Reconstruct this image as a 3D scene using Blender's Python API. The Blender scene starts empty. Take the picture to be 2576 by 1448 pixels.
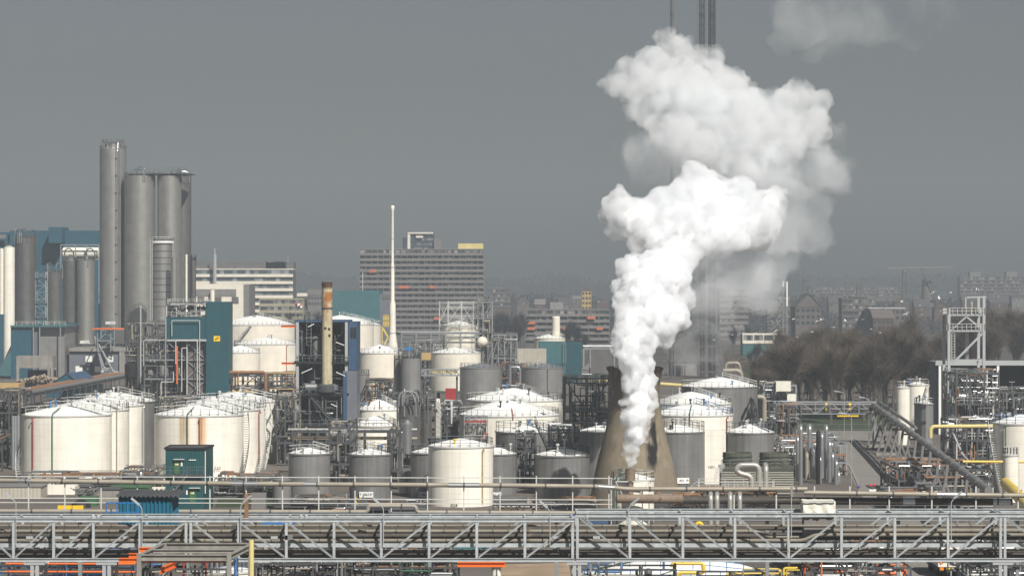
import bpy, bmesh, math, random
from mathutils import Vector, noise
# ------------------------------------------------------------------ camera, world, sun, exposure
FOC, HOR, EYE = 6900.0, 700.0, 34.0          # focal length and horizon row in a 2575 px wide frame, eye height in metres
sc = bpy.context.scene
cam = bpy.data.cameras.new('camera'); cam_ob = bpy.data.objects.new('camera', cam); sc.collection.objects.link(cam_ob)
cam_ob.location = (0, 0, EYE); cam_ob.rotation_euler = (math.pi/2, 0, 0)
cam.sensor_width = 36; cam.lens = 36*FOC/2575; cam.shift_y = (HOR-724)/2575
cam.clip_start = 1; cam.clip_end = 30000; sc.camera = cam_ob
SUN_EL, SUN_AZ = math.radians(44), math.radians(27)
world = bpy.data.worlds.new('World'); sc.world = world; world.use_nodes = True
wt = world.node_tree; wbg = wt.nodes['Background']
sky = wt.nodes.new('ShaderNodeTexSky'); sky.sky_type = 'NISHITA'; sky.sun_disc = False
sky.sun_elevation = SUN_EL; sky.sun_rotation = math.pi-SUN_AZ; sky.dust_density = 1.5
whs = wt.nodes.new('ShaderNodeHueSaturation'); whs.inputs['Saturation'].default_value = .5
wt.links.new(sky.outputs[0], whs.inputs['Color']); wt.links.new(whs.outputs[0], wbg.inputs[0]); wbg.inputs[1].default_value = .0275
sun = bpy.data.lights.new('sun', 'SUN'); sun.energy = 4.8; sun.angle = math.radians(.5); sun.color = (1, .96, .885)
sun_ob = bpy.data.objects.new('sun', sun); sc.collection.objects.link(sun_ob)
to_sun = Vector((math.sin(SUN_AZ)*math.cos(SUN_EL), -math.cos(SUN_AZ)*math.cos(SUN_EL), math.sin(SUN_EL)))
sun_ob.rotation_euler = to_sun.to_track_quat('Z', 'Y').to_euler()
sc.view_settings.view_transform = 'Standard'; sc.view_settings.look = 'None'; sc.view_settings.exposure = .42; sc.view_settings.gamma = 1
cy = sc.cycles; cy.use_denoising = True; cy.volume_bounces = 10; cy.max_bounces = 12; cy.diffuse_bounces = 3; cy.transparent_max_bounces = 16
cy.sample_clamp_indirect = 3; cy.sample_clamp_direct = 12

# ------------------------------------------------------------------ helpers
R = random.Random(11)
COL = sc.collection
ORG = {}
def X(px, d): return (px-1287.5)*d/FOC
def Z(py, d): return EYE-(py-HOR)*d/FOC
def P(px, py, d): return Vector((X(px, d), d, Z(py, d)))
def S(d): return d/FOC
def GD(py): return EYE*FOC/(py-HOR)

class MB:
    def __init__(s): s.v = []; s.f = []
    def add(s, vs, fs):
        b = len(s.v); s.v += [Vector(p) for p in vs]; s.f += [tuple(b+i for i in f) for f in fs]; return s
    def box(s, x0, x1, y0, y1, z0, z1):
        return s.add([(x0,y0,z0),(x1,y0,z0),(x1,y1,z0),(x0,y1,z0),(x0,y0,z1),(x1,y0,z1),(x1,y1,z1),(x0,y1,z1)],
                     [(0,3,2,1),(4,5,6,7),(0,1,5,4),(1,2,6,5),(2,3,7,6),(3,0,4,7)])
    def bar(s, p, q, w=.2, h=None):
        p, q = Vector(p), Vector(q); h = h or w; t = q-p
        if t.length < 1e-4: return s
        t.normalize(); up = Vector((0,0,1)) if abs(t.z) < .95 else Vector((0,1,0))
        a = t.cross(up).normalized()*(w/2); b = a.cross(t).normalized()*(h/2)
        return s.add([p-a-b,p+a-b,p+a+b,p-a+b,q-a-b,q+a-b,q+a+b,q-a+b],
                     [(0,1,2,3),(7,6,5,4),(0,4,5,1),(1,5,6,2),(2,6,7,3),(3,7,4,0)])
    def beam(s, p, q, w=.3, h=.4, t=.06):        # an I-section lying on its web
        p, q = Vector(p), Vector(q); up = Vector((0,0,1))
        if abs((q-p).normalized().z) > .9: up = Vector((0,1,0))
        s.bar(p+up*(h/2-t/2), q+up*(h/2-t/2), w, t); s.bar(p-up*(h/2-t/2), q-up*(h/2-t/2), w, t); s.bar(p, q, t, h-2*t); return s
    def tube(s, pts, r, n=8, bend=None):
        pts = [Vector(p) for p in pts]
        if len(pts) > 2 and bend != 0:
            b = bend or 2.2*r; out = [pts[0]]
            for i in range(1, len(pts)-1):
                p = pts[i]; d0 = (pts[i-1]-p); d1 = (pts[i+1]-p); k = min(b, d0.length*.49, d1.length*.49)
                a, c = p+d0.normalized()*k, p+d1.normalized()*k
                for u in (0, .25, .5, .75, 1): out.append(a*(1-u)**2+p*2*u*(1-u)+c*u*u)
            pts = out+[pts[-1]]
        t0 = (pts[1]-pts[0]).normalized(); up = Vector((0,0,1)) if abs(t0.z) < .9 else Vector((0,1,0))
        a = t0.cross(up).normalized(); rings = []
        for i, p in enumerate(pts):
            t = (pts[min(i+1, len(pts)-1)]-pts[max(i-1, 0)])
            if t.length < 1e-6: t = t0
            t.normalize(); a = (a-t*a.dot(t)); a = a.normalized() if a.length > 1e-6 else t.orthogonal().normalized(); c = t.cross(a)
            rings.append([p+a*(r*math.cos(2*math.pi*k/n))+c*(r*math.sin(2*math.pi*k/n)) for k in range(n)])
        vs = [v for rg in rings for v in rg]; fs = []
        for i in range(len(rings)-1):
            for k in range(n): fs.append((i*n+k, i*n+(k+1)%n, (i+1)*n+(k+1)%n, (i+1)*n+k))
        fs.append(tuple(range(n-1, -1, -1))); m = (len(rings)-1)*n; fs.append(tuple(m+k for k in range(n)))
        return s.add(vs, fs)
    def lathe(s, c, prof, n=32, cap0=True, cap1=True):
        c = Vector(c); vs = []; fs = []; m = len(prof)
        for r, z in prof:
            for k in range(n):
                a = 2*math.pi*k/n; vs.append(c+Vector((r*math.cos(a), r*math.sin(a), z)))
        for i in range(m-1):
            for k in range(n): fs.append((i*n+k, i*n+(k+1)%n, (i+1)*n+(k+1)%n, (i+1)*n+k))
        if cap0: fs.append(tuple(range(n-1, -1, -1)))
        if cap1: fs.append(tuple((m-1)*n+k for k in range(n)))
        return s.add(vs, fs)
    def cyl(s, c, r, h, n=16): return s.lathe(c, [(r, 0), (r, h)], n)
    def drum(s, p, q, r, n=12):                # horizontal vessel with dished ends
        p, q = Vector(p), Vector(q); t = (q-p).normalized(); up = Vector((0,0,1)); a = t.cross(up).normalized(); b = a.cross(t)
        st = [(-.35*r, .35*r), (-.2*r, .8*r), (0, r)]; L = (q-p).length; st += [(L, r), (L+.2*r, .8*r), (L+.35*r, .35*r)]
        vs = [p+t*u+a*(rr*math.cos(2*math.pi*k/n))+b*(rr*math.sin(2*math.pi*k/n)) for u, rr in st for k in range(n)]
        fs = [(i*n+k, i*n+(k+1)%n, (i+1)*n+(k+1)%n, (i+1)*n+k) for i in range(5) for k in range(n)]
        return s.add(vs, fs+[tuple(range(n-1,-1,-1)), tuple(5*n+k for k in range(n))])
    def rail(s, pts, h=1.1, step=1.6, t=.06, closed=False, mid=True):
        pts = [Vector(p) for p in pts]; seg = list(zip(pts, pts[1:]+(pts[:1] if closed else [])))
        if not closed: seg = seg[:len(pts)-1]
        up = Vector((0,0,1))
        for p, q in seg:
            s.bar(p+up*h, q+up*h, t)
            if mid: s.bar(p+up*h*.52, q+up*h*.52, t*.8)
            k = max(1, round((q-p).length/step))
            for i in range(k+1): s.bar(p+(q-p)*(i/k), p+(q-p)*(i/k)+up*h, t)
        return s
    def ring(s, c, r, h=1.1, n=24, t=.06, a0=0, a1=2*math.pi):
        full = abs(a1-a0-2*math.pi) < 1e-3; m = n if full else n+1
        pts = [Vector(c)+Vector((r*math.cos(a0+(a1-a0)*k/n), r*math.sin(a0+(a1-a0)*k/n), 0)) for k in range(m)]
        return s.rail(pts, h, 99, t, closed=full)
    def ladder(s, p, q, w=.5, off=Vector((1,0,0)), t=.05, step=.35):
        p, q = Vector(p), Vector(q); o = off*(w/2); s.bar(p-o, q-o, t); s.bar(p+o, q+o, t); k = max(2, int((q-p).length/step))
        for i in range(k+1):
            m = p+(q-p)*(i/k); s.bar(m-o, m+o, t*.7)
        return s
    def build(s, name, mat, parent=None, smooth=False, org=None):
        o = org if org is not None else (ORG[parent.name] if parent else Vector((0,0,0)))
        me = bpy.data.meshes.new(name); me.from_pydata([tuple(v-o) for v in s.v], [], s.f); me.materials.append(mat)
        if smooth:
            me.polygons.foreach_set('use_smooth', [True]*len(me.polygons))
            try: me.set_sharp_from_angle(angle=math.radians(40))
            except Exception: pass
        ob = bpy.data.objects.new(name, me); COL.objects.link(ob); ORG[ob.name] = o
        if parent: ob.parent = parent
        else: ob.location = o
        return ob
    def thing(s, name, label, cat, mat, group=None, smooth=False):   # a thing that is one mesh, origin at its base
        lo = [min(v[i] for v in s.v) for i in range(3)]; hi = [max(v[i] for v in s.v) for i in range(3)]
        return tag(s.build(name, mat, None, smooth, Vector(((lo[0]+hi[0])/2, (lo[1]+hi[1])/2, lo[2]))), label, cat, group)
    def ground(s, name, mat, kind='structure', smooth=False):
        o = s.build(name, mat, None, smooth, Vector((0,0,0))); o['kind'] = kind; return o

def tag(o, label, cat, group=None):
    o['label'] = label; o['category'] = cat
    if group: o['group'] = group
    return o
def T(name, label, cat, x, y, z=0, group=None):
    o = bpy.data.objects.new(name, None); o.empty_display_size = .5; COL.objects.link(o); o.location = (x, y, z); ORG[o.name] = Vector((x, y, z))
    return tag(o, label, cat, group)
def copy_thing(root, loc, rz, sc_=1, label=None):
    r = root.copy(); COL.objects.link(r); r.location = loc; r.rotation_euler = (0, 0, rz); r.scale = (sc_, sc_, sc_)
    if label: r['label'] = label
    for ch in root.children:
        c = ch.copy(); COL.objects.link(c); c.parent = r
        for g in ch.children:
            q = g.copy(); COL.objects.link(q); q.parent = c
    return r
def lettering(txt, pos, size, mat, parent, name='number', rz=0, align='CENTER'):
    cu = bpy.data.curves.new('letters', 'FONT'); cu.body = txt; cu.size = size; cu.align_x = align; cu.extrude = .01
    ob = bpy.data.objects.new('letters', cu); COL.objects.link(ob)
    dg = bpy.context.evaluated_depsgraph_get(); me = bpy.data.meshes.new_from_object(ob.evaluated_get(dg))
    bpy.data.objects.remove(ob); bpy.data.curves.remove(cu)
    c, sn = math.cos(rz), math.sin(rz); o = ORG[parent.name]; p = Vector(pos)-o
    for v in me.vertices:
        x, y, z = v.co; v.co = (p.x+x*c+z*sn, p.y+x*sn-z*c, p.z+y)
    me.name = name; me.materials.clear(); me.materials.append(mat)
    t = bpy.data.objects.new(name, me); COL.objects.link(t); t.parent = parent; ORG[t.name] = o; return t

# ------------------------------------------------------------------ materials
def mat(name, c, rough=.6, metal=0., var=.14, vs=.35, streak=0., spots=None, ribs=0., seams=None, coord='Object'):
    m = bpy.data.materials.new(name); m.use_nodes = True; t = m.node_tree; b = t.nodes['Principled BSDF']
    b.inputs['Roughness'].default_value = rough; b.inputs['Metallic'].default_value = metal; b.inputs['Specular IOR Level'].default_value = .35
    L = t.links.new; N = t.nodes.new
    tc = N('ShaderNodeTexCoord'); src = tc.outputs[coord]
    def nz(scale, zs=1., detail=4):
        mp = N('ShaderNodeMapping'); mp.inputs['Scale'].default_value = (scale, scale, scale*zs); L(src, mp.inputs['Vector'])
        n = N('ShaderNodeTexNoise'); n.inputs['Scale'].default_value = 1; n.inputs['Detail'].default_value = detail; L(mp.outputs[0], n.inputs['Vector']); return n.outputs[0]
    def rng(o, a, b_, lo, hi):
        r = N('ShaderNodeMapRange'); r.inputs[1].default_value = a; r.inputs[2].default_value = b_; r.inputs[3].default_value = lo; r.inputs[4].default_value = hi; L(o, r.inputs[0]); return r.outputs[0]
    def mul(a, b_):
        q = N('ShaderNodeMath'); q.operation = 'MULTIPLY'; L(a, q.inputs[0]); L(b_, q.inputs[1]); return q.outputs[0]
    f = rng(nz(vs), .3, .7, 1-var, 1+var)
    if streak: f = mul(f, rng(nz(2.2, .03), .35, .7, 1+streak*.4, 1-streak))
    if seams:   # lapped plate courses
        sp = N('ShaderNodeSeparateXYZ'); L(src, sp.inputs[0]); w = N('ShaderNodeMath'); w.operation = 'PINGPONG'; w.inputs[1].default_value = seams/2; L(sp.outputs[2], w.inputs[0])
        f = mul(f, rng(w.outputs[0], 0, .08, .88, 1))
    mx = N('ShaderNodeMix'); mx.data_type = 'RGBA'; mx.blend_type = 'MULTIPLY'; mx.inputs[0].default_value = 1
    mx.inputs[6].default_value = (*c, 1); cb = N('ShaderNodeCombineXYZ'); [L(f, cb.inputs[i]) for i in range(3)]; L(cb.outputs[0], mx.inputs[7]); out = mx.outputs[2]
    if spots:   # blotches of another colour: (colour, scale, threshold, z stretch)
        cc, ss, th, zs = spots; k = rng(nz(ss, zs, 5), th, th+.1, 0, 1); m2 = N('ShaderNodeMix'); m2.data_type = 'RGBA'; L(k, m2.inputs[0]); L(out, m2.inputs[6]); m2.inputs[7].default_value = (*cc, 1); out = m2.outputs[2]
    L(out, b.inputs['Base Color'])
    if ribs:
        w = N('ShaderNodeTexWave'); w.bands_direction = 'X'; w.inputs['Scale'].default_value = .31416/ribs; w.inputs['Distortion'].default_value = 0; L(src, w.inputs[0])
        bp = N('ShaderNodeBump'); bp.inputs['Distance'].default_value = .05; bp.inputs['Strength'].default_value = .8; L(w.outputs[1], bp.inputs['Height']); L(bp.outputs[0], b.inputs['Normal'])
    return m
M = {}
def defm(k, *a, **kw): M[k] = mat(k, *a, **kw)
RUST = (.16, .06, .025)
defm('white', (.82, .785, .70), .45, var=.06, streak=.11, seams=2.0)
defm('roofwhite', (.80, .80, .78), .6, var=.07, vs=.8, spots=((.5,.47,.42), .9, .66, 1))
defm('cream', (.76, .71, .61), .5, var=.07, streak=.06, seams=2.4)
defm('clad', (.20, .198, .195), .5, .25, var=.12, streak=.22, seams=3.1)
defm('cladlight', (.255, .25, .245), .45, .3, var=.1, streak=.12, seams=2.2)
defm('cladroof', (.18, .19, .21), .6, .2, var=.12, vs=.8, spots=((.7,.7,.7), 1.1, .6, 1))
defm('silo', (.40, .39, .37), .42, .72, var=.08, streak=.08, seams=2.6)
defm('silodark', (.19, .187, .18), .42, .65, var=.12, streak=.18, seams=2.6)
defm('galv', (.26, .28, .29), .5, .2, var=.1)
defm('railw', (.52, .52, .50), .5, var=.06)
defm('railg', (.14, .15, .155), .5, .2, var=.1)
defm('railb', (.06, .16, .36), .5, var=.1)
defm('steel', (.075, .078, .082), .55, .2, var=.2, spots=(RUST, 1.3, .68, 1))
defm('dark', (.018, .018, .02), .6, .2, var=.25)
defm('black', (.012, .012, .014), .7, var=.2)
defm('pipe', (.46, .47, .48), .32, .75, var=.1)
defm('pipeb', (.30, .27, .22), .5, .1, var=.16, spots=((.22,.17,.11), 1.2, .66, .4))
defm('pipeg', (.13, .13, .13), .45, .3, var=.15, streak=.1)
defm('piperust', (.25, .13, .07), .75, var=.25, vs=1)
defm('piped', (.06, .05, .042), .6, .1, var=.25, vs=1, spots=((.2,.17,.13), .9, .68, 1))
defm('truss', (.42, .45, .465), .5, .1, var=.14, vs=1.1, streak=.12, spots=((.24,.20,.16), 1.9, .66, 1))
defm('teal', (.012, .075, .095), .5, var=.08, streak=.08, ribs=.3)
defm('tealpale', (.045, .135, .15), .5, var=.07, streak=.05, ribs=.4)
defm('tealblue', (.016, .08, .12), .5, var=.09, streak=.08, ribs=.5)
defm('green', (.012, .07, .075), .5, var=.1, streak=.08, ribs=.3)
defm('blue', (.04, .085, .16), .5, var=.12, streak=.12, ribs=.3)
defm('shedblue', (.012, .115, .19), .45, var=.1, streak=.12)
defm('bluegrey', (.135, .145, .17), .6, var=.1, streak=.1)
defm('concrete', (.25, .238, .215), .85, var=.15, streak=.2)
defm('beige', (.42, .39, .33), .7, var=.1, streak=.1, ribs=.6)
defm('tan', (.45, .31, .13), .6, var=.12)
defm('orange', (.72, .15, .02), .5, var=.12)
defm('yellow', (.70, .50, .08), .45, var=.1)
defm('yellowpale', (.62, .52, .22), .5, var=.12)
defm('brightyellow', (.80, .52, .01), .45, var=.06)
defm('red', (.34, .02, .018), .5, var=.1)
defm('redpipe', (.33, .045, .03), .5, var=.15)
defm('greenpipe', (.02, .10, .05), .5, var=.15)
defm('dumpgreen', (.045, .125, .055), .5, var=.15)
defm('bluebright', (.02, .16, .42), .5, var=.1)
defm('signwhite', (.78, .78, .76), .5, var=.03)
defm('tarp', (.70, .68, .60), .7, var=.08, vs=1.2)
defm('louver', (.34, .33, .29), .7, var=.1, seams=.35)
defm('mossy', (.095, .10, .075), .85, var=.3, streak=.3)
defm('brick', (.10, .07, .058), .85, var=.15)
defm('brickgrey', (.12, .105, .098), .85, var=.15)
defm('roofdark', (.07, .068, .07), .8, var=.15)
defm('slab', (.175, .165, .16), .8, var=.1)
defm('slabdark', (.11, .105, .105), .8, var=.15)
defm('glass', (.035, .045, .055), .15, var=.3, vs=.4)
defm('bark', (.105, .088, .074), .9, var=.25, vs=2)
defm('twig', (.088, .068, .054), .95, var=.3, vs=.25)
defm('twigbuff', (.11, .086, .064), .95, var=.3, vs=.25)
defm('farwood', (.035, .034, .036), .95, var=.35, vs=.05)
defm('evergreen', (.035, .05, .035), .95, var=.3, vs=.3)
defm('ink', (.03, .03, .03), .6, var=.05)
defm('gullwhite', (.75, .75, .75), .7, var=.03)
defm('lampgrey', (.42, .44, .45), .45, .2, var=.05)
defm('ground', (.115, .10, .088), .95, var=.22, vs=.05, spots=((.12,.105,.09), .12, .6, 1))
defm('road', (.20, .186, .172), .95, var=.1, vs=.3, spots=((.15,.14,.13), .25, .62, 1))
defm('grass', (.035, .05, .02), .95, var=.25, vs=.4)
defm('townground', (.07, .066, .055), .95, var=.3, vs=.02)
defm('sand', (.30, .22, .15), .95, var=.2, vs=.2, spots=((.14,.11,.08), .35, .6, 1))
defm('rubble', (.38, .31, .24), .95, var=.3, vs=.8)
defm('aluroof', (.55, .56, .55), .5, .2, var=.08)
defm('sleeve', (.44, .43, .40), .42, .45, var=.08, seams=None)
defm('header', (.22, .165, .12), .7, .1, var=.2, vs=1, spots=((.08,.055,.04), 1., .62, .5))
defm('darkblue', (.035, .05, .07), .4, var=.2)
defm('lagging', (.205, .185, .15), .6, .05, var=.18, spots=((.10,.075,.05), 1.1, .62, .4))
defm('awning', (.34, .10, .05), .7)
defm('yellowbrick', (.34, .30, .22), .8, var=.12)
defm('navy', (.02, .045, .10), .5)
defm('rubber', (.02, .02, .02), .8, var=.1)
defm('lampred', (.6, .02, .02), .3, var=.05)
defm('lampamber', (.8, .25, .02), .3, var=.05)

def window_mat(name, dark, light, cell=1.5, zc=3., share=.35):   # panes, some with blinds or curtains
    m = bpy.data.materials.new(name); m.use_nodes = True; t = m.node_tree; b = t.nodes['Principled BSDF']; b.inputs['Roughness'].default_value = .25
    L = t.links.new; N = t.nodes.new; tc = N('ShaderNodeTexCoord'); sp = N('ShaderNodeSeparateXYZ'); L(tc.outputs['Object'], sp.inputs[0]); cb = N('ShaderNodeCombineXYZ')
    for i, s in ((0, cell), (2, zc)):
        d = N('ShaderNodeMath'); d.operation = 'DIVIDE'; d.inputs[1].default_value = s; L(sp.outputs[i], d.inputs[0]); f = N('ShaderNodeMath'); f.operation = 'FLOOR'; L(d.outputs[0], f.inputs[0]); L(f.outputs[0], cb.inputs[i])
    w = N('ShaderNodeTexWhiteNoise'); w.noise_dimensions = '3D'; L(cb.outputs[0], w.inputs[0])
    r = N('ShaderNodeMapRange'); r.inputs[1].default_value = 1-share; r.inputs[2].default_value = 1; L(w.outputs[0], r.inputs[0])
    mx = N('ShaderNodeMix'); mx.data_type = 'RGBA'; L(r.outputs[0], mx.inputs[0]); mx.inputs[6].default_value = (*dark, 1); mx.inputs[7].default_value = (*light, 1); L(mx.outputs[2], b.inputs['Base Color']); return m
M['panes'] = window_mat('panes', (.05,.055,.06), (.30,.29,.28), 1.7, 2.9, .5)
M['panesblue'] = window_mat('panesblue', (.06,.075,.09), (.28,.30,.31), 2.2, 3.6, .45)

def stain_mat(name, base, stripes, ztop):   # white shell with rust runs below fittings: stripes = (x, half width, length, colour, strength)
    m = M[base].copy(); m.name = name; t = m.node_tree; L = t.links.new; N = t.nodes.new; b = t.nodes['Principled BSDF']; cur = b.inputs['Base Color'].links[0].from_socket
    tc = N('ShaderNodeTexCoord'); sp = N('ShaderNodeSeparateXYZ'); L(tc.outputs['Object'], sp.inputs[0])
    mp = N('ShaderNodeMapping'); mp.inputs['Scale'].default_value = (5, .3, .12); L(tc.outputs['Object'], mp.inputs[0]); nz = N('ShaderNodeTexNoise'); nz.inputs['Detail'].default_value = 4; nz.inputs['Scale'].default_value = 1; L(mp.outputs[0], nz.inputs[0])
    nr = N('ShaderNodeMapRange'); nr.inputs[1].default_value = .3; nr.inputs[2].default_value = .6; nr.inputs[3].default_value = .45; nr.inputs[4].default_value = 1; L(nz.outputs[0], nr.inputs[0])
    for x0, w, ln, cc, st in stripes:
        a = N('ShaderNodeMath'); a.operation = 'SUBTRACT'; a.inputs[1].default_value = x0; L(sp.outputs[0], a.inputs[0]); ab = N('ShaderNodeMath'); ab.operation = 'ABSOLUTE'; L(a.outputs[0], ab.inputs[0])
        r = N('ShaderNodeMapRange'); r.interpolation_type = 'SMOOTHSTEP'; r.inputs[1].default_value = 0; r.inputs[2].default_value = w; r.inputs[3].default_value = st; r.inputs[4].default_value = 0; L(ab.outputs[0], r.inputs[0])
        z = N('ShaderNodeMapRange'); z.inputs[1].default_value = ztop-ln; z.inputs[2].default_value = ztop-ln*.3; L(sp.outputs[2], z.inputs[0])
        y = N('ShaderNodeMapRange'); y.inputs[1].default_value = 0; y.inputs[2].default_value = -1; L(sp.outputs[1], y.inputs[0])
        k = None
        for o in (z.outputs[0], y.outputs[0], nr.outputs[0]):
            q = N('ShaderNodeMath'); q.operation = 'MULTIPLY'; L(k or r.outputs[0], q.inputs[0]); L(o, q.inputs[1]); k = q.outputs[0]
        mx = N('ShaderNodeMix'); mx.data_type = 'RGBA'; L(k, mx.inputs[0]); L(cur, mx.inputs[6]); mx.inputs[7].default_value = (*cc, 1); cur = mx.outputs[2]
    L(cur, b.inputs['Base Color']); return m
# ------------------------------------------------------------------ builders
def tank(label, x0, x1, yr, ya, d, body='white', roof='roofwhite', rail='railw', walk=True, vents=3, seed=0, drains=(), stair=None, group=None, cat='storage tank', railarc=None, double=False, railh=1.1, caps=('railw', 'railw', 'dark', 'galv', 'railb'), name='storage_tank', base=0., ladder=None, rim=True):
    r = (x1-x0)/2*S(d); cx = X((x0+x1)/2, d); zr = Z(yr, d); za = Z(ya, d); rr = random.Random(seed or int(x0+x1*3))
    t = T(name, label, cat, cx, d, base, group); c = Vector((cx, d, 0)); n = 56 if r > 3 else 28
    MB().lathe(c, [(r, base), (r, zr)], n, True, False).build('shell', M[body] if isinstance(body, str) else body, t, True)
    MB().lathe(c, [(r+.02, zr+.0), (r*.72, zr+(za-zr)*.36), (r*.35, zr+(za-zr)*.78), (.5, za), (.02, za+.02)], n, True, True).build('roof', M[roof], t, True)
    if rim: MB().lathe(c, [(r+.004, zr-.25), (r+.12, zr-.2), (r+.12, zr), (r+.004, zr+.03)], n, False, False).build('rim', M['railw' if body in ('white', 'cream') or not isinstance(body, str) else 'cladlight'], t)
    if rail:
        q = MB(); a0, a1 = railarc or (0, 2*math.pi); q.ring(c+Vector((0, 0, zr)), r-.08, railh, max(14, int(r*4.2)), .075, a0, a1)
        q.build('railing', M[rail], t)
    if walk and r > 3:       # railed walkway up the roof
        a = rr.uniform(-.9, .6); u = Vector((math.cos(a), math.sin(a), 0)); w = Vector((-u.y, u.x, 0))*.5
        p, q_ = c+u*(r-.2)+Vector((0, 0, zr+.1)), c+u*.6+Vector((0, 0, za+.05))
        q = MB(); q.rail([p+w, q_+w], 1.0, 2, .06); q.rail([p-w, q_-w], 1.0, 2, .06); q.build('walkway_railing', M[rail or 'railw'], t)
        k = MB(); k.bar(p, q_, .95, .08); k.build('walkway', M['galv'], t)
    for i in range(vents):
        a = rr.uniform(0, 6.28); k = rr.uniform(.1, .82); zz = zr+(za-zr)*(1-k); p = c+Vector((math.cos(a)*k*r, math.sin(a)*k*r, zz-.1)); h = rr.uniform(.5, 1.3); q = MB(); q.cyl(p, .13, h, 8)
        q.lathe(p+Vector((0, 0, h)), [(.1, 0), (.27, .06), (.27, .26), (.1, .34)], 10); q.build('vent', M[rr.choice(caps)], t)
    for (px, col, over, low) in drains:     # pipe down the shell, running up over the roof edge when over > 0
        xx = max(-.97, min(.97, (X(px, d)-cx)/r)); a = math.asin(xx)-math.pi/2; u = Vector((math.cos(a), math.sin(a), 0)); ro = r+.22; pts = [c+u*ro+Vector((0, 0, low)), c+u*ro+Vector((0, 0, zr+(.35 if over else -.5)))]
        if over: pts += [c+u*(r-over)+Vector((0, 0, zr+.5+over*(za-zr)/r))]
        else: pts += [c+u*(ro+.3)+Vector((0, 0, zr-.3)), c+u*(ro+.3)+Vector((0, 0, zr-.75))]
        MB().tube(pts, .085, 7).build('drain_pipe', M[col], t)
    if stair is not None:     # spiral stair: start angle, end angle
        a0, a1 = stair; q = MB(); m = 30; ri, ro = r+.1, r+.95
        for i in range(m):
            a = a0+(a1-a0)*i/m; b = a0+(a1-a0)*(i+1)/m; z0, z1 = base+(zr-base)*i/m, base+(zr-base)*(i+1)/m; ua = Vector((math.cos(a), math.sin(a), 0)); ub = Vector((math.cos(b), math.sin(b), 0))
            q.bar(c+ua*ri+Vector((0, 0, z0)), c+ua*ro+Vector((0, 0, z0)), .28, .06); q.bar(c+ua*ro+Vector((0, 0, z0)), c+ub*ro+Vector((0, 0, z1)), .07, .25)
            q.bar(c+ua*ro+Vector((0, 0, z0+1)), c+ub*ro+Vector((0, 0, z1+1)), .06)
            if i % 2 == 0: q.bar(c+ua*ro+Vector((0, 0, z0)), c+ua*ro+Vector((0, 0, z0+1)), .05)
        q.build('spiral_stair', M['railw' if body in ('white', 'cream') else 'railg'], t)
    if ladder is not None:
        a = ladder; u = Vector((math.cos(a), math.sin(a), 0)); w = Vector((-u.y, u.x, 0)); MB().ladder(c+u*(r+.2)+Vector((0, 0, base)), c+u*(r+.2)+Vector((0, 0, zr+1)), .6, w, .07).build('ladder', M['railg'], t)
    return t
def shell_point(px, pz_y, x0, x1, d, off=.06):   # a point on the camera-facing side of a round shell
    r = (x1-x0)/2*S(d); cx = X((x0+x1)/2, d); dx = X(px, d)-cx; dx = max(-.98*r, min(.98*r, dx)); y = d-math.sqrt(r*r-dx*dx)-off; xx = cx+max(-.98*r, min(.98*r, X(px, y)-cx)); return Vector((xx, y, Z(pz_y, y))), math.asin((xx-cx)/r)
def hazard_plate(t, px, py, x0, x1, d, txt, w=2.1, h=.85):
    p, a = shell_point(px, py, x0, x1, d, .14); ca, sa = math.cos(a), math.sin(a); o = Vector((ca, sa, 0))
    q = MB(); q.bar(p-o*w/2, p+o*w/2, .05, h); pl = q.build('sign_plate', M['signwhite'], t)
    f = p+Vector((sa, -ca, 0))*.05; lettering(txt, f-o*(w*.13)-Vector((0, 0, h*.16)), .5, M['ink'], pl, 'lettering', a)
    e = f+o*(w*.36)
    for dx, dz, mk in ((-.13, 0, 'bluebright'), (.13, 0, 'brightyellow'), (0, .13, 'red'), (0, -.13, 'signwhite')):
        k = e+o*dx+Vector((0, 0, dz)); MB().add([k-o*.12, k-Vector((0, 0, .12)), k+o*.12, k+Vector((0, 0, .12))], [(0, 1, 2, 3)]).build('hazard_diamond', M[mk], pl)

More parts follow.
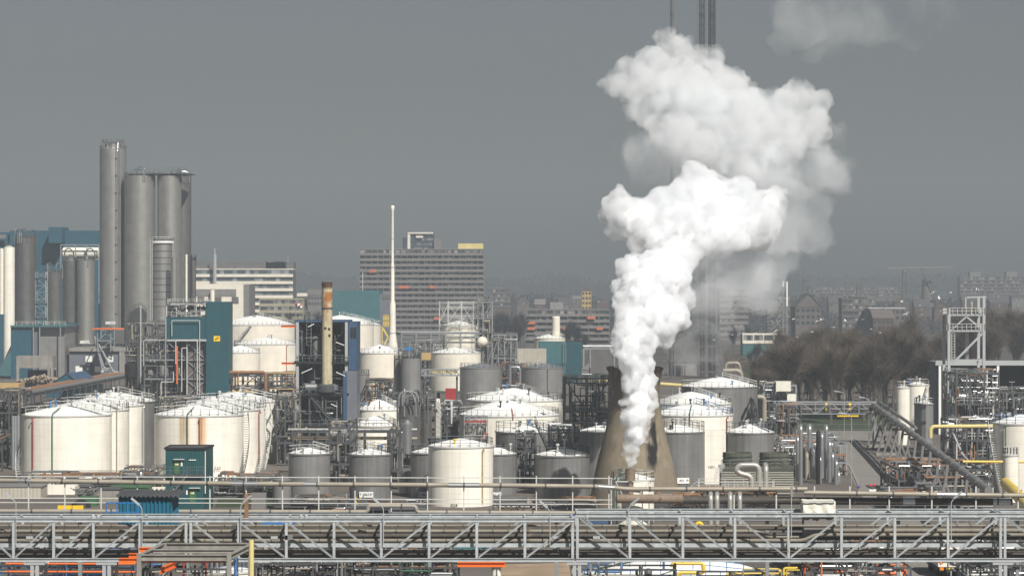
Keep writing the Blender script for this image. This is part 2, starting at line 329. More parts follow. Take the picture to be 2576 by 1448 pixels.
def silo(label, x0, x1, yt, yb, d, body='silo', name='silo', rise=1.0, rail=True, pipes=0, ladder=None, seed=1, cap=None, group=None, cat='silo', z0=None):
    r = (x1-x0)/2*S(d); cx = X((x0+x1)/2, d); zt, zb = Z(yt, d), Z(yb, d); c = Vector((cx, d, 0)); t = T(name, label, cat, cx, d, zb, group); rr = random.Random(seed)
    MB().lathe(c, [(r, zb), (r, zt)], 40, True, False).build('shell', M[body], t, True)
    MB().lathe(c, [(r, zt), (r*.6, zt+rise*.6), (.3, zt+rise)], 40, False, True).build('roof', M[body], t, True)
    if rail:
        q = MB(); q.ring(c+Vector((0, 0, zt)), r-.1, 1.2, 16, .1); q.build('railing', M['railg'], t)
    if cap:   # deck, filter and vent pipe on the top
        h = cap; q = MB(); q.lathe(c+Vector((0, 0, zt+rise*.5)), [(r*.62, 0), (r*.62, h*.55), (r*.45, h*.7)], 20); q.build('top_filter', M['silo'], t)
        q = MB(); q.ring(c+Vector((0, 0, zt+rise*.5+h*.55)), r*.8, 1.2, 12, .1); q.rail([c+Vector((-r*.8, -r*.4, zt+rise+h*.5)), c+Vector((r*.8, -r*.4, zt+rise+h*.5))], 1.2, 1.2, .1); q.build('top_railing', M['railg'], t)
        MB().tube([c+Vector((-r*.4, -r*.5, zt)), c+Vector((-r*.4, -r*.5, zt+h*.9)), c+Vector((r*.45, -r*.6, zt+h*.9)), c+Vector((r*.45, -r*.9, zt-1))], .22, 8).build('vent_pipe', M['pipe'], t)
    for i in range(pipes):
        a = rr.uniform(2.6, 6.8); k = rr.uniform(.3, .9)*r; b = a+rr.uniform(.5, 1.4); h = rr.uniform(1.6, 3.4)
        MB().tube([c+Vector((math.cos(a)*k, math.sin(a)*k, zt)), c+Vector((math.cos(a)*k, math.sin(a)*k, zt+h)), c+Vector((math.cos(b)*r, math.sin(b)*r, zt+h*.95)), c+Vector((math.cos(b)*r*1.05, math.sin(b)*r*1.05, zt-2))], .17, 7, 1.5).build('vent_pipe', M[rr.choice(('pipe', 'pipeg'))], t)
    if ladder is not None:
        a = ladder; u = Vector((math.cos(a), math.sin(a), 0)); w = Vector((-u.y, u.x, 0)); p = c+u*(r+.25)
        MB().tube([p+Vector((0, 0, zb)), p+Vector((0, 0, zt+1.5))], .2, 7).build('riser_pipe', M['pipe'], t)
        q = MB(); k = zb+5
        while k < zt: q.lathe(p+Vector((0, 0, k)), [(.22, -.25), (.4, -.1), (.4, .1), (.22, .25)], 8, False, False); k += 6
        q.build('pipe_clamp', M['steel'], t); MB().ladder(p+w*.9+Vector((0, 0, zb)), p+w*.9+Vector((0, 0, zt)), .5, w, .08, .8).build('ladder', M['railg'], t)
    return t

def lattice(mb, p, q, n, axes, w=.12):   # a square lattice mast from p to q
    p, q = Vector(p), Vector(q); a, b = axes
    cs = [(-1,-1), (1,-1), (1,1), (-1,1)]
    for sx, sy in cs: mb.bar(p+a*sx+b*sy, q+a*sx+b*sy, w)
    for i in range(n):
        u, v = p+(q-p)*(i/n), p+(q-p)*((i+1)/n)
        for k in range(4):
            (x0, y0), (x1, y1) = cs[k], cs[(k+1) % 4]; mb.bar(u+a*x0+b*y0, u+a*x1+b*y1, w*.7)
            if i % 2: mb.bar(u+a*x0+b*y0, v+a*x1+b*y1, w*.6)
            else: mb.bar(u+a*x1+b*y1, v+a*x0+b*y0, w*.6)
    return mb

def unit(label, name, cat, x0, x1, y0, y1, zs, nx, ny, fm='steel', seed=1, pipes=20, vessels=4, brace=.35, rails='railg', cols=('pipe', 'pipeg', 'pipeg', 'pipeb', 'steel'), t=None, w=.3, dk='steel', deckfrac=.8, pr=(.07, .2), vr=(.5, 1.2), vz=None, group=None, lamps=0):
    rr = random.Random(seed)
    if t is None: t = T(name, label, cat, (x0+x1)/2, (y0+y1)/2, 0, group)
    xs = [x0+(x1-x0)*i/nx for i in range(nx+1)]; ys = [y0+(y1-y0)*i/ny for i in range(ny+1)]; q = MB()
    for x in xs:
        for y in ys: q.bar((x, y, zs[0]), (x, y, zs[-1]), w)
    for z in zs[1:]:
        for y in ys: q.bar((x0, y, z), (x1, y, z), w*.8, w)
        for x in xs: q.bar((x, y0, z), (x, y1, z), w*.8, w)
    for i in range(nx):
        for k in range(len(zs)-1):
            for y in (ys[0], ys[-1]):
                if rr.random() < brace:
                    a, b = (xs[i], xs[i+1]) if rr.random() < .5 else (xs[i+1], xs[i]); q.bar((a, y, zs[k]), (b, y, zs[k+1]), w*.6)
    q.build('steel_frame', M[fm], t)
    for k, z in enumerate(zs[1:-1] if len(zs) > 2 else zs[1:]):
        xa = x0 if rr.random() < deckfrac else xs[rr.randrange(nx)]
        MB().box(xa, x1, y0+.1, y1-.1, z+.16, z+.22).build('deck', M[dk], t)
        if rails: MB().rail([(xa, y1, z+.2), (xa, y0, z+.2), (x1, y0, z+.2), (x1, y1, z+.2)], 1.1, 1.5, .075).build('railing', M[rails], t)
    for i in range(vessels):
        k = rr.randrange(max(1, len(zs)-1)); z = zs[k]+.25; h = (zs[min(k+1, len(zs)-1)]-zs[k]); r = min(rr.uniform(*vr), h*.35); x = rr.uniform(x0+r, x1-r); y = rr.uniform(y0+r, y1-r); mk = rr.choice(('pipe', 'cladlight', 'clad', 'pipeg'))
        if rr.random() < .45: MB().drum((x-r*1.4, y, z+r*1.1), (x+r*1.4, y, z+r*1.1), r, 12).build('horizontal_vessel', M[mk], t, True)
        else:
            hh = h*rr.uniform(.5, 1.1); MB().lathe((x, y, z), [(r*.4, 0), (r, .35*r), (r, hh*.8), (r*.75, hh*.8+.3*r), (.1, hh*.8+.45*r)], 14).build('vertical_vessel', M[mk], t, True)
    for i in range(min(98, int(pipes*1.45))):
        p = Vector((rr.uniform(x0, x1), rr.uniform(y0-.3, y1), rr.uniform(zs[0]+.3, zs[-1]))); pts = [p.copy()]; ax = rr.choice((0, 2))
        for s_ in range(rr.randint(2, 5)):
            lo, hi = ((x0, x1), (y0-.4, y1), (zs[0]+.2, zs[-1]+.6))[ax]; p = p.copy(); L = hi-lo; p[ax] = max(lo, min(hi, p[ax]+rr.choice((-1, 1))*rr.uniform(.15, .6)*L)); pts.append(p); ax = rr.choice([a for a in (0, 1, 2, 2, 0) if a != ax])
        MB().tube(pts, rr.uniform(*pr), 6).build('pipe', M[rr.choice(cols)], t)
    for i in range(lamps):
        p = Vector((rr.uniform(x0, x1), y0-.3, rr.choice(zs[1:])+2.2)); q = MB(); q.bar(p-Vector((0, -.3, 2)), p, .06); q.bar(p-Vector((.6, 0, 0)), p+Vector((.6, 0, 0)), .12, .1); q.build('work_light', M['lampgrey'], t)
    return t

def rack(label, p, q, z, wid, pipes, d_label='pipe rack', step=6., seed=1, col='steel', lev=1, cols=('pipeg', 'pipe', 'pipeb', 'piperust'), name='pipe_rack', trestle=True, rr_=(.08, .3)):
    p, q = Vector((p[0], p[1], 0)), Vector((q[0], q[1], 0)); u = (q-p).normalized(); w = Vector((-u.y, u.x, 0)); L = (q-p).length; rr = random.Random(seed); mid = (p+q)/2; t = T(name, label, d_label, mid.x, mid.y, 0)
    n = max(1, int(L/step)); f = MB()
    for i in range(n+1):
        a = p+u*(L*i/n)
        if trestle:
            for s_ in (-.5, .5): f.bar(a+w*wid*s_, a+w*wid*s_+Vector((0, 0, z+.2)), .25)
        for k in range(lev): f.bar(a-w*wid*.5+Vector((0, 0, z-k*1.6)), a+w*wid*.5+Vector((0, 0, z-k*1.6)), .22, .3)
    for s_ in (-.5, .5): f.bar(p+w*wid*s_+Vector((0, 0, z-.05)), q+w*wid*s_+Vector((0, 0, z-.05)), .15, .25)
    f.build('trestle_frame', M[col], t)
    for i in range(pipes):
        o = w*(wid*(-.45+.9*(i+.5)/pipes)); k = rr.randrange(lev); r = rr.uniform(*rr_); h = Vector((0, 0, z-k*1.6+.15+r)); MB().tube([p+o+h-u, q+o+h+u], r, 8).build('pipe', M[rr.choice(cols)], t)
    return t

def apartment(label, x0, x1, yt, d, deep, storeys, sh, bands='slab', wall='slabdark', panes='panes', proud=1.1, bay=None, group=None, name='apartment_building', cat='apartment building', awn=(), penthouse=(), ph='slab', band_h=1.15, zbot=0):
    a, b = X(x0, d), X(x1, d); zt = Z(yt, d); t = T(name, label, cat, (a+b)/2, d, 0, group); rr = random.Random(int(x0))
    MB().box(a, b, d, d+deep, zbot, zt).build('wall', M[wall], t)
    MB().box(a-.15, b+.15, d-.2, d+deep+.2, zt+.003, zt+.5).build('roof', M[bands], t)
    k = 0
    while k < storeys and zt-(k+1)*sh > 1:
        z = zt-(k+1)*sh
        MB().box(a+.3, b-.3, d-.06, d-.01, z+band_h, z+sh-.3).build('window_strip', M[panes], t)
        MB().box(a, b, d-proud, d-.07, z-.15, z+band_h).build('balcony', M[bands], t)
        k += 1
    if bay:
        q = MB(); n = max(1, round((b-a)/bay))
        for i in range(n+1): q.bar((a+(b-a)*i/n, d-proud*.5, max(zbot, zt-storeys*sh)), (a+(b-a)*i/n, d-proud*.5, zt), .3, proud*.9)
        q.build('party_wall', M[bands], t)
    for px, py, w, c in awn: MB().add([P(px, py, d-proud-.1), P(px+w, py, d-proud-.1), P(px+w, py+6, d-proud-1.2), P(px, py+6, d-proud-1.2), P(px, py+7.5, d-proud-1.25), P(px+w, py+7.5, d-proud-1.25)], [(0,1,2,3), (3,2,5,4)]).build('awning', M[c], t)
    for px0, px1, py, mk in penthouse: MB().box(X(px0, d), X(px1, d), d+3, d+deep-2, zt+.5, Z(py, d)).build('roof_house', M[mk], t)
    return t

def house(label, x0, x1, ye, yr, d, deep=10, wall='brick', roof='roofdark', gable='x', group=None, win=4, name='town_house', cat='house', rows=2, panes='glass'):
    a, b = X(x0, d), X(x1, d); ze, zr = Z(ye, d), Z(yr, d); t = T(name, label, cat, (a+b)/2, d, 0, group); m = (a+b)/2
    MB().box(a, b, d, d+deep, 0, ze).build('wall', M[wall], t)
    o = .3
    if gable == 'y':    # gable end towards the viewer
        MB().add([(a-o, d-o, ze), (b+o, d-o, ze), (m, d-o, zr), (a-o, d+deep+o, ze), (b+o, d+deep+o, ze), (m, d+deep+o, zr)], [(0,3,5,2), (1,2,5,4), (0,1,4,3)]).build('roof', M[roof], t)
        MB().add([(a, d-.01, ze), (b, d-.01, ze), (m, d-.01, zr-.3)], [(0,1,2)]).build('gable', M[wall], t)
    elif gable == 'x': MB().add([(a-o, d-o, ze), (b+o, d-o, ze), (b+o, d+deep/2, zr), (a-o, d+deep/2, zr), (a-o, d+deep+o, ze), (b+o, d+deep+o, ze)], [(0,1,2,3), (3,2,5,4), (0,3,4), (1,5,2), (0,4,5,1)]).build('roof', M[roof], t)
    else: MB().box(a-o, b+o, d-o, d+deep+o, ze+.003, max(zr, ze+.4)).build('roof', M[roof], t)
    for r_ in range(rows):
        for i in range(win):
            x = a+(b-a)*(i+.5)/win; z = ze-2.4-r_*3; w = min(.8, (b-a)/win*.3)
            if z < .5: continue
            MB().box(x-w, x+w, d-.05, d-.01, z, z+1.5).build('window', M[panes], t)
    return t

def lamp(label, px, yt, yb, d, lean=1, head=.9, group='lamp posts on the pipe bridge', cat='street lamp', name='street_lamp', arm=.5, z0=None):
    p = P(px, yb, d); top = P(px, yt, d); t = T(name, label, cat, p.x, d, p.z if z0 is None else z0, group)
    MB().tube([(p.x, d, ORG[t.name].z), (p.x, d, top.z-.35), (p.x+lean*arm*.5, d, top.z)], .045, 6, .15).build('post', M['lampgrey'], t)
    u = Vector((lean*.75, -.2, .66 if arm < .8 else .12)).normalized(); a = Vector((p.x+lean*arm*.5, d, top.z)); MB().bar(a, a+u*head, .16, .2).build('lamp_head', M['lampgrey'], t)
    return t

def wall_plate(t, px, py, x0, x1, d, txt, w):
    p, a = shell_point(px, py, x0, x1, d, .25); o = Vector((math.cos(a), math.sin(a), 0)); q = MB(); q.bar(p-o*w/2, p+o*w/2, .06, .95); pl = q.build('number_plate', M['signwhite'], t)
    lettering(txt, p+Vector((math.sin(a), -math.cos(a), 0))*.06-Vector((0, 0, .3)), .85, M['ink'], pl, 'lettering', a)
# ------------------------------------------------------------------ the setting
def sheet(name, pts, z, m): return MB().add([(x, y, z) for x, y in pts], [tuple(range(len(pts)))]).ground(name, M[m])
sheet('ground', [(-300, 60), (300, 60), (600, 1050), (-600, 1050)], 0, 'ground')
sheet('town_ground', [(-600, 1050), (600, 1050), (12000, 25000), (-12000, 25000)], 0, 'townground')
def gpoly(name, pix, z, m): return sheet(name, [(X(px, GD(py)), GD(py)) for px, py in pix], z, m)
gpoly('road', [(2092, 1090), (2060, 1082), (2236, 1084), (2236, 1118), (2160, 1104), (2204, 1169), (2260, 1231), (2330, 1310), (2470, 1470), (2290, 1470), (2205, 1310), (2150, 1216), (2126, 1165)], .004, 'road')
gpoly('verge_grass', [(2010, 1040), (2240, 1040), (2240, 1082), (2010, 1082)], .004, 'grass')
gpoly('yard_grass', [(560, 1222), (700, 1222), (720, 1275), (540, 1275)], .004, 'grass')
gpoly('tank_grass', [(1060, 975), (1220, 975), (1220, 990), (1060, 990)], .004, 'grass')
gpoly('field_grass', [(1880, 868), (2000, 868), (1990, 948), (1862, 948)], .008, 'grass')
gpoly('sand_patch', [(1265, 1418), (1430, 1414), (1440, 1475), (1240, 1475)], .004, 'sand')
gpoly('access_road', [(1488, 905), (1530, 905), (1535, 960), (1430, 960)], .006, 'road')
gpoly('car_park', [(1850, 850), (1990, 850), (1990, 866), (1850, 866)], .006, 'road')
q = MB()                                                          # the raised kerbs along the road
for pl in ([(2150, 1103), (2182, 1140), (2204, 1169), (2258, 1231)], [(2112, 1140), (2139, 1176), (2160, 1220)]):
    for (a, b), (c, e) in zip(pl, pl[1:]):
        p, r = Vector((X(a, GD(b)), GD(b), .07)), Vector((X(c, GD(e)), GD(e), .07)); q.bar(p, r, .45, .15)
q.ground('kerb', M['concrete'])

# ------------------------------------------------------------------ the far town
def skirt(name, x0, x1, d, h, n, m, seed, size=3.):     # a far belt of bare woodland that reads as one mass
    rr = random.Random(seed); q = MB(); a, b = X(x0, d), X(x1, d)
    for i in range(n):
        x = rr.uniform(a, b); y = d+rr.uniform(0, 120); hh = h*(.86+.3*noise.noise(Vector((x*.013, seed+.37, 0))))*rr.uniform(.7, 1.06); z = rr.uniform(0, 1)**.7*max(hh, 3)
        s_ = size*rr.uniform(.4, 1); u = Vector((rr.gauss(0, 1), rr.gauss(0, .25), rr.gauss(0, 1))).normalized()*s_; v = Vector((-u.z, rr.gauss(0, .25)*s_, u.x))*rr.choice((-.7, .7))
        p = Vector((x, y, z)); q.add([p-u, p+v, p+u], [(0, 1, 2)])
    return q.ground(name, M[m], 'stuff')
skirt('distant_woods', -900, 3500, 3500, 41, 36000, 'farwood', 3, 5)
skirt('town_trees', 700, 2700, 2050, 21, 15000, 'farwood', 5, 2.2)
skirt('park_trees', 1200, 2700, 1640, 13, 9000, 'farwood', 8, 1.5)
skirt('hedge_undergrowth', 1850, 2575, 1010, 3.5, 5000, 'twig', 9, .9)

apartment('huge grey apartment slab of fifteen storeys behind the white needle stack', 905, 1216, 628, 1430, 14, 15, 2.85, 'slab', 'slabdark', 'panes', 1.3, 3.0, awn=((928, 678, 18, 'awning'), (1002, 718, 26, 'awning'), (1091, 797, 20, 'awning'), (1080, 718, 14, 'awning')), penthouse=((1152, 1215, 612, 'yellowpale'), (1040, 1060, 622, 'slab')), name='apartment_slab')
t = apartment('blue glass tower block rising behind the grey apartment slab', 1024, 1091, 585, 1760, 16, 17, 3.1, 'darkblue', 'darkblue', 'panesblue', .3, None, name='tower_block', cat='tower block', penthouse=((1035, 1085, 575, 'bluegrey'),))
MB().box(X(1013, 1760), X(1023.6, 1760), 1755, 1775, 0, Z(598, 1760)).build('wing', M['darkblue'], t)
MB().box(X(1025, 1760), X(1032, 1760), 1758.6, 1759.6, 0, Z(585, 1760)).build('corner_pier', M['cream'], t); MB().box(X(1046, 1760), X(1064, 1760), 1758.4, 1759.6, 60, Z(593, 1760)).build('front_panel', M['cream'], t)
MB().box(X(1025, 1760), X(1090, 1760), 1758.2, 1759, Z(588, 1760), Z(584, 1760)).build('cornice', M['cream'], t)
MB().box(X(1092, 1760), X(1111, 1760), 1757, 1772, 0, Z(600, 1760)).build('wing', M['slab'], t)
t = apartment('long white office block with black window bands and dark roof storey', 455, 737, 678, 1400, 18, 6, 3.6, 'cream', 'slabdark', 'panesblue', .9, None, name='office_block', cat='office building', band_h=1.35, penthouse=((455, 738, 659, 'slabdark'), (667, 718, 657, 'panes')))
MB().bar(P(724, 660, 1405), P(724, 641, 1405), .7).build('roof_flue', M['pipe'], t); MB().tube([P(540, 716, 1395), P(540, 640, 1395)], .9, 8).build('mast', M['lampgrey'], t); MB().tube([P(540, 640, 1395), P(540, 624, 1395)], .4, 6).build('mast_tip', M['lampgrey'], t)
t = T('workshop_building', 'off white workshop hall with grey strip window in front of the office block', 'factory hall', X(560, 1200), 1200)
MB().box(X(480, 1200), X(612, 1200), 1200, 1230, 0, Z(714, 1200)).build('wall', M['cream'], t); MB().box(X(612.3, 1200), X(626, 1200), 1201, 1229, 0, Z(716, 1200)).build('side_wall', M['slab'], t)
MB().box(X(493, 1200), X(594, 1200), 1199.8, 1199.95, Z(745, 1200), Z(727, 1200)).build('strip_window', M['cladlight'], t)
for px in (497, 540, 583): MB().box(X(px, 1200), X(px+17, 1200), 1199.8, 1199.95, Z(763, 1200), Z(746.5, 1200)).build('window', M['slabdark'], t)
MB().tube([P(534, 760, 1198), P(534, 729, 1198)], .95, 10).build('flue', M['white'], t)
apartment('yellow brick flats of four storeys right of the white office block', 653, 762, 753, 1330, 10, 5, 3.2, 'yellowbrick', 'yellowbrick', 'panes', .25, 7, name='flats_building', band_h=1.3)
house('pale grey flat roofed shed behind the rusty chimney', 774, 812, 742, 728, 1500, 14, 'slab', 'slab', 'flat', win=5)
house('small dark flat roofed house with cream fascia left of the rusty chimney', 748, 772, 745, 737, 1520, 12, 'brickgrey', 'cream', 'flat', win=3)
t = T('plant_hall', 'pale teal cladded hall block left of the needle stack', 'factory hall', X(895, 1010), 1010)
MB().box(X(832, 1010), X(953, 1010), 1010, 1040, 0, Z(731, 1010)).build('wall', M['tealpale'], t); MB().box(X(953.3, 1010), X(981, 1010), 1012, 1040, 0, Z(740, 1010)).build('side_wall', M['bluegrey'], t)
MB().rail([P(836, 731, 1010.5), P(953, 731, 1010.5)], 1, 3, .1).build('roof_railing', M['railg'], t); MB().bar(P(912, 731, 1015), P(912, 684, 1015), .35).build('antenna', M['lampgrey'], t); MB().box(X(962, 1010), X(980, 1010), 1011.8, 1011.95, Z(752, 1010), Z(742, 1010)).build('louvre', M['slabdark'], t)
apartment('low grey gallery flats with orange awnings behind the pale teal shed', 1322, 1532, 780, 1290, 11, 5, 2.8, 'slab', 'slabdark', 'panes', 1.2, 5.2, awn=((1477, 795, 20, 'awning'), (1326, 808, 20, 'awning'), (1326, 822, 20, 'awning'), (1415, 822, 19, 'awning'), (1500, 822, 16, 'awning')), name='gallery_flats')
apartment('brown four storey flats right of the huge apartment slab', 1232, 1284, 727, 1950, 12, 4, 3.2, 'brickgrey', 'brick', 'panes', .5, None, name='flats_building', penthouse=((1235, 1262, 724, 'slab'),))
house('ochre flat topped tower house above the gallery flats', 1463, 1487, 731, 730, 1700, 12, 'tan', 'brickgrey', 'flat', win=3, rows=4)
apartment('white tower block half hidden behind the drifting steam', 1809, 1882, 727, 1500, 16, 11, 3.2, 'slab', 'brickgrey', 'panes', .4, None, name='tower_block', cat='tower block', band_h=1.7)  # white bands and walls greyed to put haze into the colour
t = house('large brown brick house with a tall gable behind the grove', 2000, 2064, 772, 738, 1330, 22, 'brickgrey', 'brickgrey', 'y', win=5, rows=3)  # brick muted to grey, distance haze put into the wall colour
apartment('dark round fronted office with white cornice bands above the grove', 2118, 2200, 752, 1420, 16, 5, 3.1, 'slabdark', 'brickgrey', 'panes', .4, 3, name='office_block', cat='office building', penthouse=((2140, 2200, 748, 'slab'), (2143, 2182, 745, 'slabdark')))
house('wide brown roofed block right of the dark office', 2186, 2276, 776, 774, 1400, 18, 'brickgrey', 'aluroof', 'flat', win=7)
house('broad brick warehouse with steep roof behind the bare grove', 2196, 2248, 800, 778, 1300, 20, 'brick', 'brickgrey', 'x', win=5)
apartment('faint long flats on the misty horizon above the grove', 2034, 2274, 722, 2500, 14, 3, 3, 'brickgrey', 'slabdark', 'panes', .5, 9, name='flats_building')
apartment('faint stepped tower flats at the far right horizon', 2414, 2600, 697, 2500, 14, 8, 3.2, 'brickgrey', 'slabdark', 'panes', .7, 8, name='flats_building', penthouse=((2440, 2468, 683, 'slab'), (2532, 2560, 683, 'slab')))
t = apartment('low pale green shop building with white roof behind the flare derrick', 1868, 1972, 842, 1120, 12, 1, 3.4, 'cream', 'tealpale', 'panes', .4, 4, name='shop_building', cat='shop')
MB().box(X(1958, 1120), X(1966, 1120), 1119.2, 1119.4, Z(846, 1120), Z(841, 1120)).build('red_sign', M['red'], t)
rr = random.Random(21)
for i, (px, py, w, d) in enumerate(((1300, 748, 30, 1900), (1345, 752, 26, 1850), (1405, 747, 34, 1800), (1440, 744, 22, 1950), (1500, 745, 30, 1900), (1930, 752, 36, 1700), (1960, 746, 26, 1900), (2085, 742, 34, 1950), (2300, 752, 40, 1800), (2350, 760, 36, 1700), (2420, 742, 40, 2000), (2490, 748, 44, 1900), (2545, 740, 40, 2050), (1385, 760, 30, 1650), (2250, 744, 36, 2000), (750, 772, 30, 1500), (785, 770, 28, 1600))):
    house('small brick town house with dark roof fading into the haze', px, px+w, py+rr.choice((8, 14, 20)), py, d, 12, rr.choice(('brick', 'brickgrey', 'slab')), rr.choice(('roofdark', 'roofdark', 'brick', 'slab')), rr.choice('xy'), 'small hazy town houses', win=3, panes='panes', rows=1)
t = T('windmill', 'old tower windmill with dark cap on the misty skyline', 'windmill', X(2331, 2000), 2000); c = Vector((X(2331, 2000), 2000, 0))
MB().lathe(c, [(6.5, 0), (5.4, 8), (3.4, 30)], 16).build('tower', M['brickgrey'], t, True); MB().lathe(c, [(6.2, Z(749, 2000)-2), (6.6, Z(749, 2000)-1.6)], 16).build('gallery', M['slabdark'], t); MB().lathe(c, [(3.6, 30), (3.6, 32), (2, 34.5), (.3, 35)], 12).build('cap', M['roofdark'], t, True)
q = MB()
for a in (.5, 2.07): u = Vector((math.cos(a), 0, math.sin(a)))*11; o = c+Vector((0, -5, 32)); q.bar(o-u, o+u, .7)
q.build('sail', M['roofdark'], t)
q = MB(); lattice(q, (X(1974, 1000), 1000, 0), (X(1974, 1000), 1000, Z(712, 1000)), 12, (Vector((.75, 0, 0)), Vector((0, .75, 0))), .22)
t = T('lattice_mast', 'grey lattice antenna mast behind the white needle of the car park', 'mast', X(1974, 1000), 1000); t['label'] = 'thin grey lattice antenna mast left of the bare grove'; q.build('mast', M['galv'], t); MB().bar(P(1979, 770, 999), P(1979, 708, 999), .5).build('antenna', M['signwhite'], t); MB().bar(P(1970, 720, 999), P(1970, 708, 999), .4).build('antenna', M['signwhite'], t)
q = MB(); lattice(q, (X(2275, 1900), 1900, 0), (X(2275, 1900), 1900, Z(682, 1900)), 14, (Vector((1.4, 0, 0)), Vector((0, 1.4, 0))), .5)
t = T('tower_crane', 'faint tower crane beside the windmill on the horizon', 'crane', X(2275, 1900), 1900); q.build('mast', M['slabdark'], t); MB().box(X(2272, 1900), X(2278, 1900), 1898, 1902, Z(684, 1900), Z(679, 1900)).build('cab', M['slab'], t); q = MB(); q.bar(P(2232, 674, 1900), P(2400, 671, 1900), .5, 1.0); q.build('jib', M['slab'], t)
q = MB(); lattice(q, (X(2160, 1800), 1800, 0), (X(2160, 1800), 1800, Z(712, 1800)), 10, (Vector((1.2, 0, 0)), Vector((0, 1.2, 0))), .5); t = T('construction_crane', 'squat far crane with flat jib over the round office', 'crane', X(2160, 1800), 1800); q.build('mast', M['slabdark'], t); MB().bar(P(2126, 711, 1800), P(2165, 709, 1800), .6, 1.2).build('jib', M['slabdark'], t)
q = MB(); lattice(q, (X(2022, 2000), 2000, 0), (X(2022, 2000), 2000, Z(697, 2000)), 6, (Vector((1, 0, 0)), Vector((0, 1, 0))), .5); t = T('floodlight_mast', 'stadium floodlight mast fading into steam above the town', 'mast', X(2022, 2000), 2000); q.build('mast', M['slabdark'], t); MB().box(X(2010, 2000), X(2033, 2000), 1999, 2000.5, Z(700, 2000), Z(694, 2000)).build('lamp_panel', M['slabdark'], t)

# ------------------------------------------------------------------ trees
def tree_meshes(seed, h, spread, twigs, m, thick=.085, up=1.2, stems=4):
    rr = random.Random(seed); trunk = MB(); crown = MB(); ends = []
    def limb(p, v, L, r, lev):
        q_ = p+v*L; trunk.add(*cone(p, q_, r, r*.62, 5 if lev < 2 else 3))
        ends.append((p, q_, lev))
        if lev >= 3: return
        for i in range(rr.choice((2, 3, 3)) if lev else stems):
            w = (v+Vector((rr.gauss(0, spread), rr.gauss(0, spread), rr.uniform(0, up)))).normalized(); f = rr.uniform(.35, 1) if lev else rr.uniform(.5, 1)
            limb(p+v*L*f, w, L*rr.uniform(.55, .85), r*.58, lev+1)
    def cone(p, q_, r0, r1, n):
        t = (q_-p).normalized(); a = t.orthogonal().normalized(); b = t.cross(a)
        return [p+(a*math.cos(6.283*k/n)+b*math.sin(6.283*k/n))*r0 for k in range(n)]+[q_+(a*math.cos(6.283*k/n)+b*math.sin(6.283*k/n))*r1 for k in range(n)], [(k, (k+1) % n, n+(k+1) % n, n+k) for k in range(n)]
    limb(Vector((0, 0, -.1)), Vector((rr.gauss(0, .05), rr.gauss(0, .05), 1)).normalized(), h*.36, h*.012+.06, 0)
    src = [e for e in ends if e[2] >= 1]
    for i in range(twigs):
        p0, p1, lev = rr.choice(src); p = p0+(p1-p0)*rr.uniform(.2, 1.05); v = ((p1-p0).normalized()*rr.uniform(.3, 1)+Vector((rr.gauss(0, .55), rr.gauss(0, .55), rr.uniform(0, .9)))).normalized(); L = rr.uniform(.08, .22)*h*(.55 if lev == 1 else 1)
        s_ = v.orthogonal().normalized(); s_ = (s_*math.cos(i)+v.cross(s_)*math.sin(i))*thick*rr.uniform(.25, .6); e = p+v*L+Vector((rr.gauss(0, .1), rr.gauss(0, .1), 0))*L; m1 = p+v*L*.5+s_*2
        crown.add([p-s_, p+s_, e], [(0, 1, 2)]); crown.add([p+v*L*.35-s_*.5, p+v*L*.35+s_*.5, p+v*L*.35+(v+Vector((rr.gauss(0, .8), rr.gauss(0, .8), rr.gauss(0, .5))))*L*.5], [(0, 1, 2)])
    z = max(v.z for v in crown.v)
    return trunk, crown, z
PROTO = {}
def proto(kind, seed, *a, m='twig'):
    tr, cr, z = tree_meshes(seed, *a, m); res = []
    for q, nm, mk in ((tr, 'trunk', 'bark'), (cr, 'crown', m)):
        me = bpy.data.meshes.new(nm); me.from_pydata([tuple(v*(1/z)) for v in q.v], [], q.f); me.materials.append(M[mk]); res.append(me)
    PROTO.setdefault(kind, []).append(res)
for s_ in (1, 2, 3, 4, 5): proto('bare', s_, 17, .27, 3600, m='twig' if s_ % 2 else 'twigbuff')
for s_ in (11, 12): proto('slim', s_, 20, .14, 900, m='twig')
for s_ in (21, 22): proto('round', s_, 12, .5, 1300, m='farwood')
def tree(kind, px, base_y, top_y, label, group, rr, d=None):
    d = d or GD(base_y); tr, cr = rr.choice(PROTO[kind]); h = Z(top_y, d); t = T('bare_tree', label, 'tree', X(px, d), d, 0, group); t.rotation_euler = (0, 0, rr.uniform(0, 6.28)); t.scale = (h*rr.uniform(.95, 1.25),)*2+(h,)
    for me in (tr, cr): o = bpy.data.objects.new(me.name, me); COL.objects.link(o); o.parent = t
rr = random.Random(77)
for i in range(92):      # the willow grove at the plant's edge
    px = 1905+(2372-1905)*((i*.618) % 1)+rr.uniform(-8, 8); d = rr.uniform(640, 880); top = 826+26*abs(px-2090)/200+rr.uniform(-34, 44) if px > 1960 else 905+rr.uniform(-40, 25)
    if px > 2240: top -= rr.uniform(0, 25)
    tree('bare', px, 0, top, 'bare brown willow in the dense grove between the flare derrick and the steel tower', 'bare trees of the grove', rr, d)
for i in range(22):
    px = 2425+rr.uniform(0, 160); tree('bare', px, 0, 762+rr.uniform(-14, 40), 'bare tree in the thicket behind the warehouse at the right edge', 'bare trees behind the warehouse', rr, rr.uniform(760, 950))
for px, top, d in ((2280, 758, 1000), (2268, 790, 960), (2296, 772, 980), (2255, 800, 930)): tree('slim', px, 0, top, 'slim upright poplar standing above the right of the grove', 'slim poplars', rr, d)
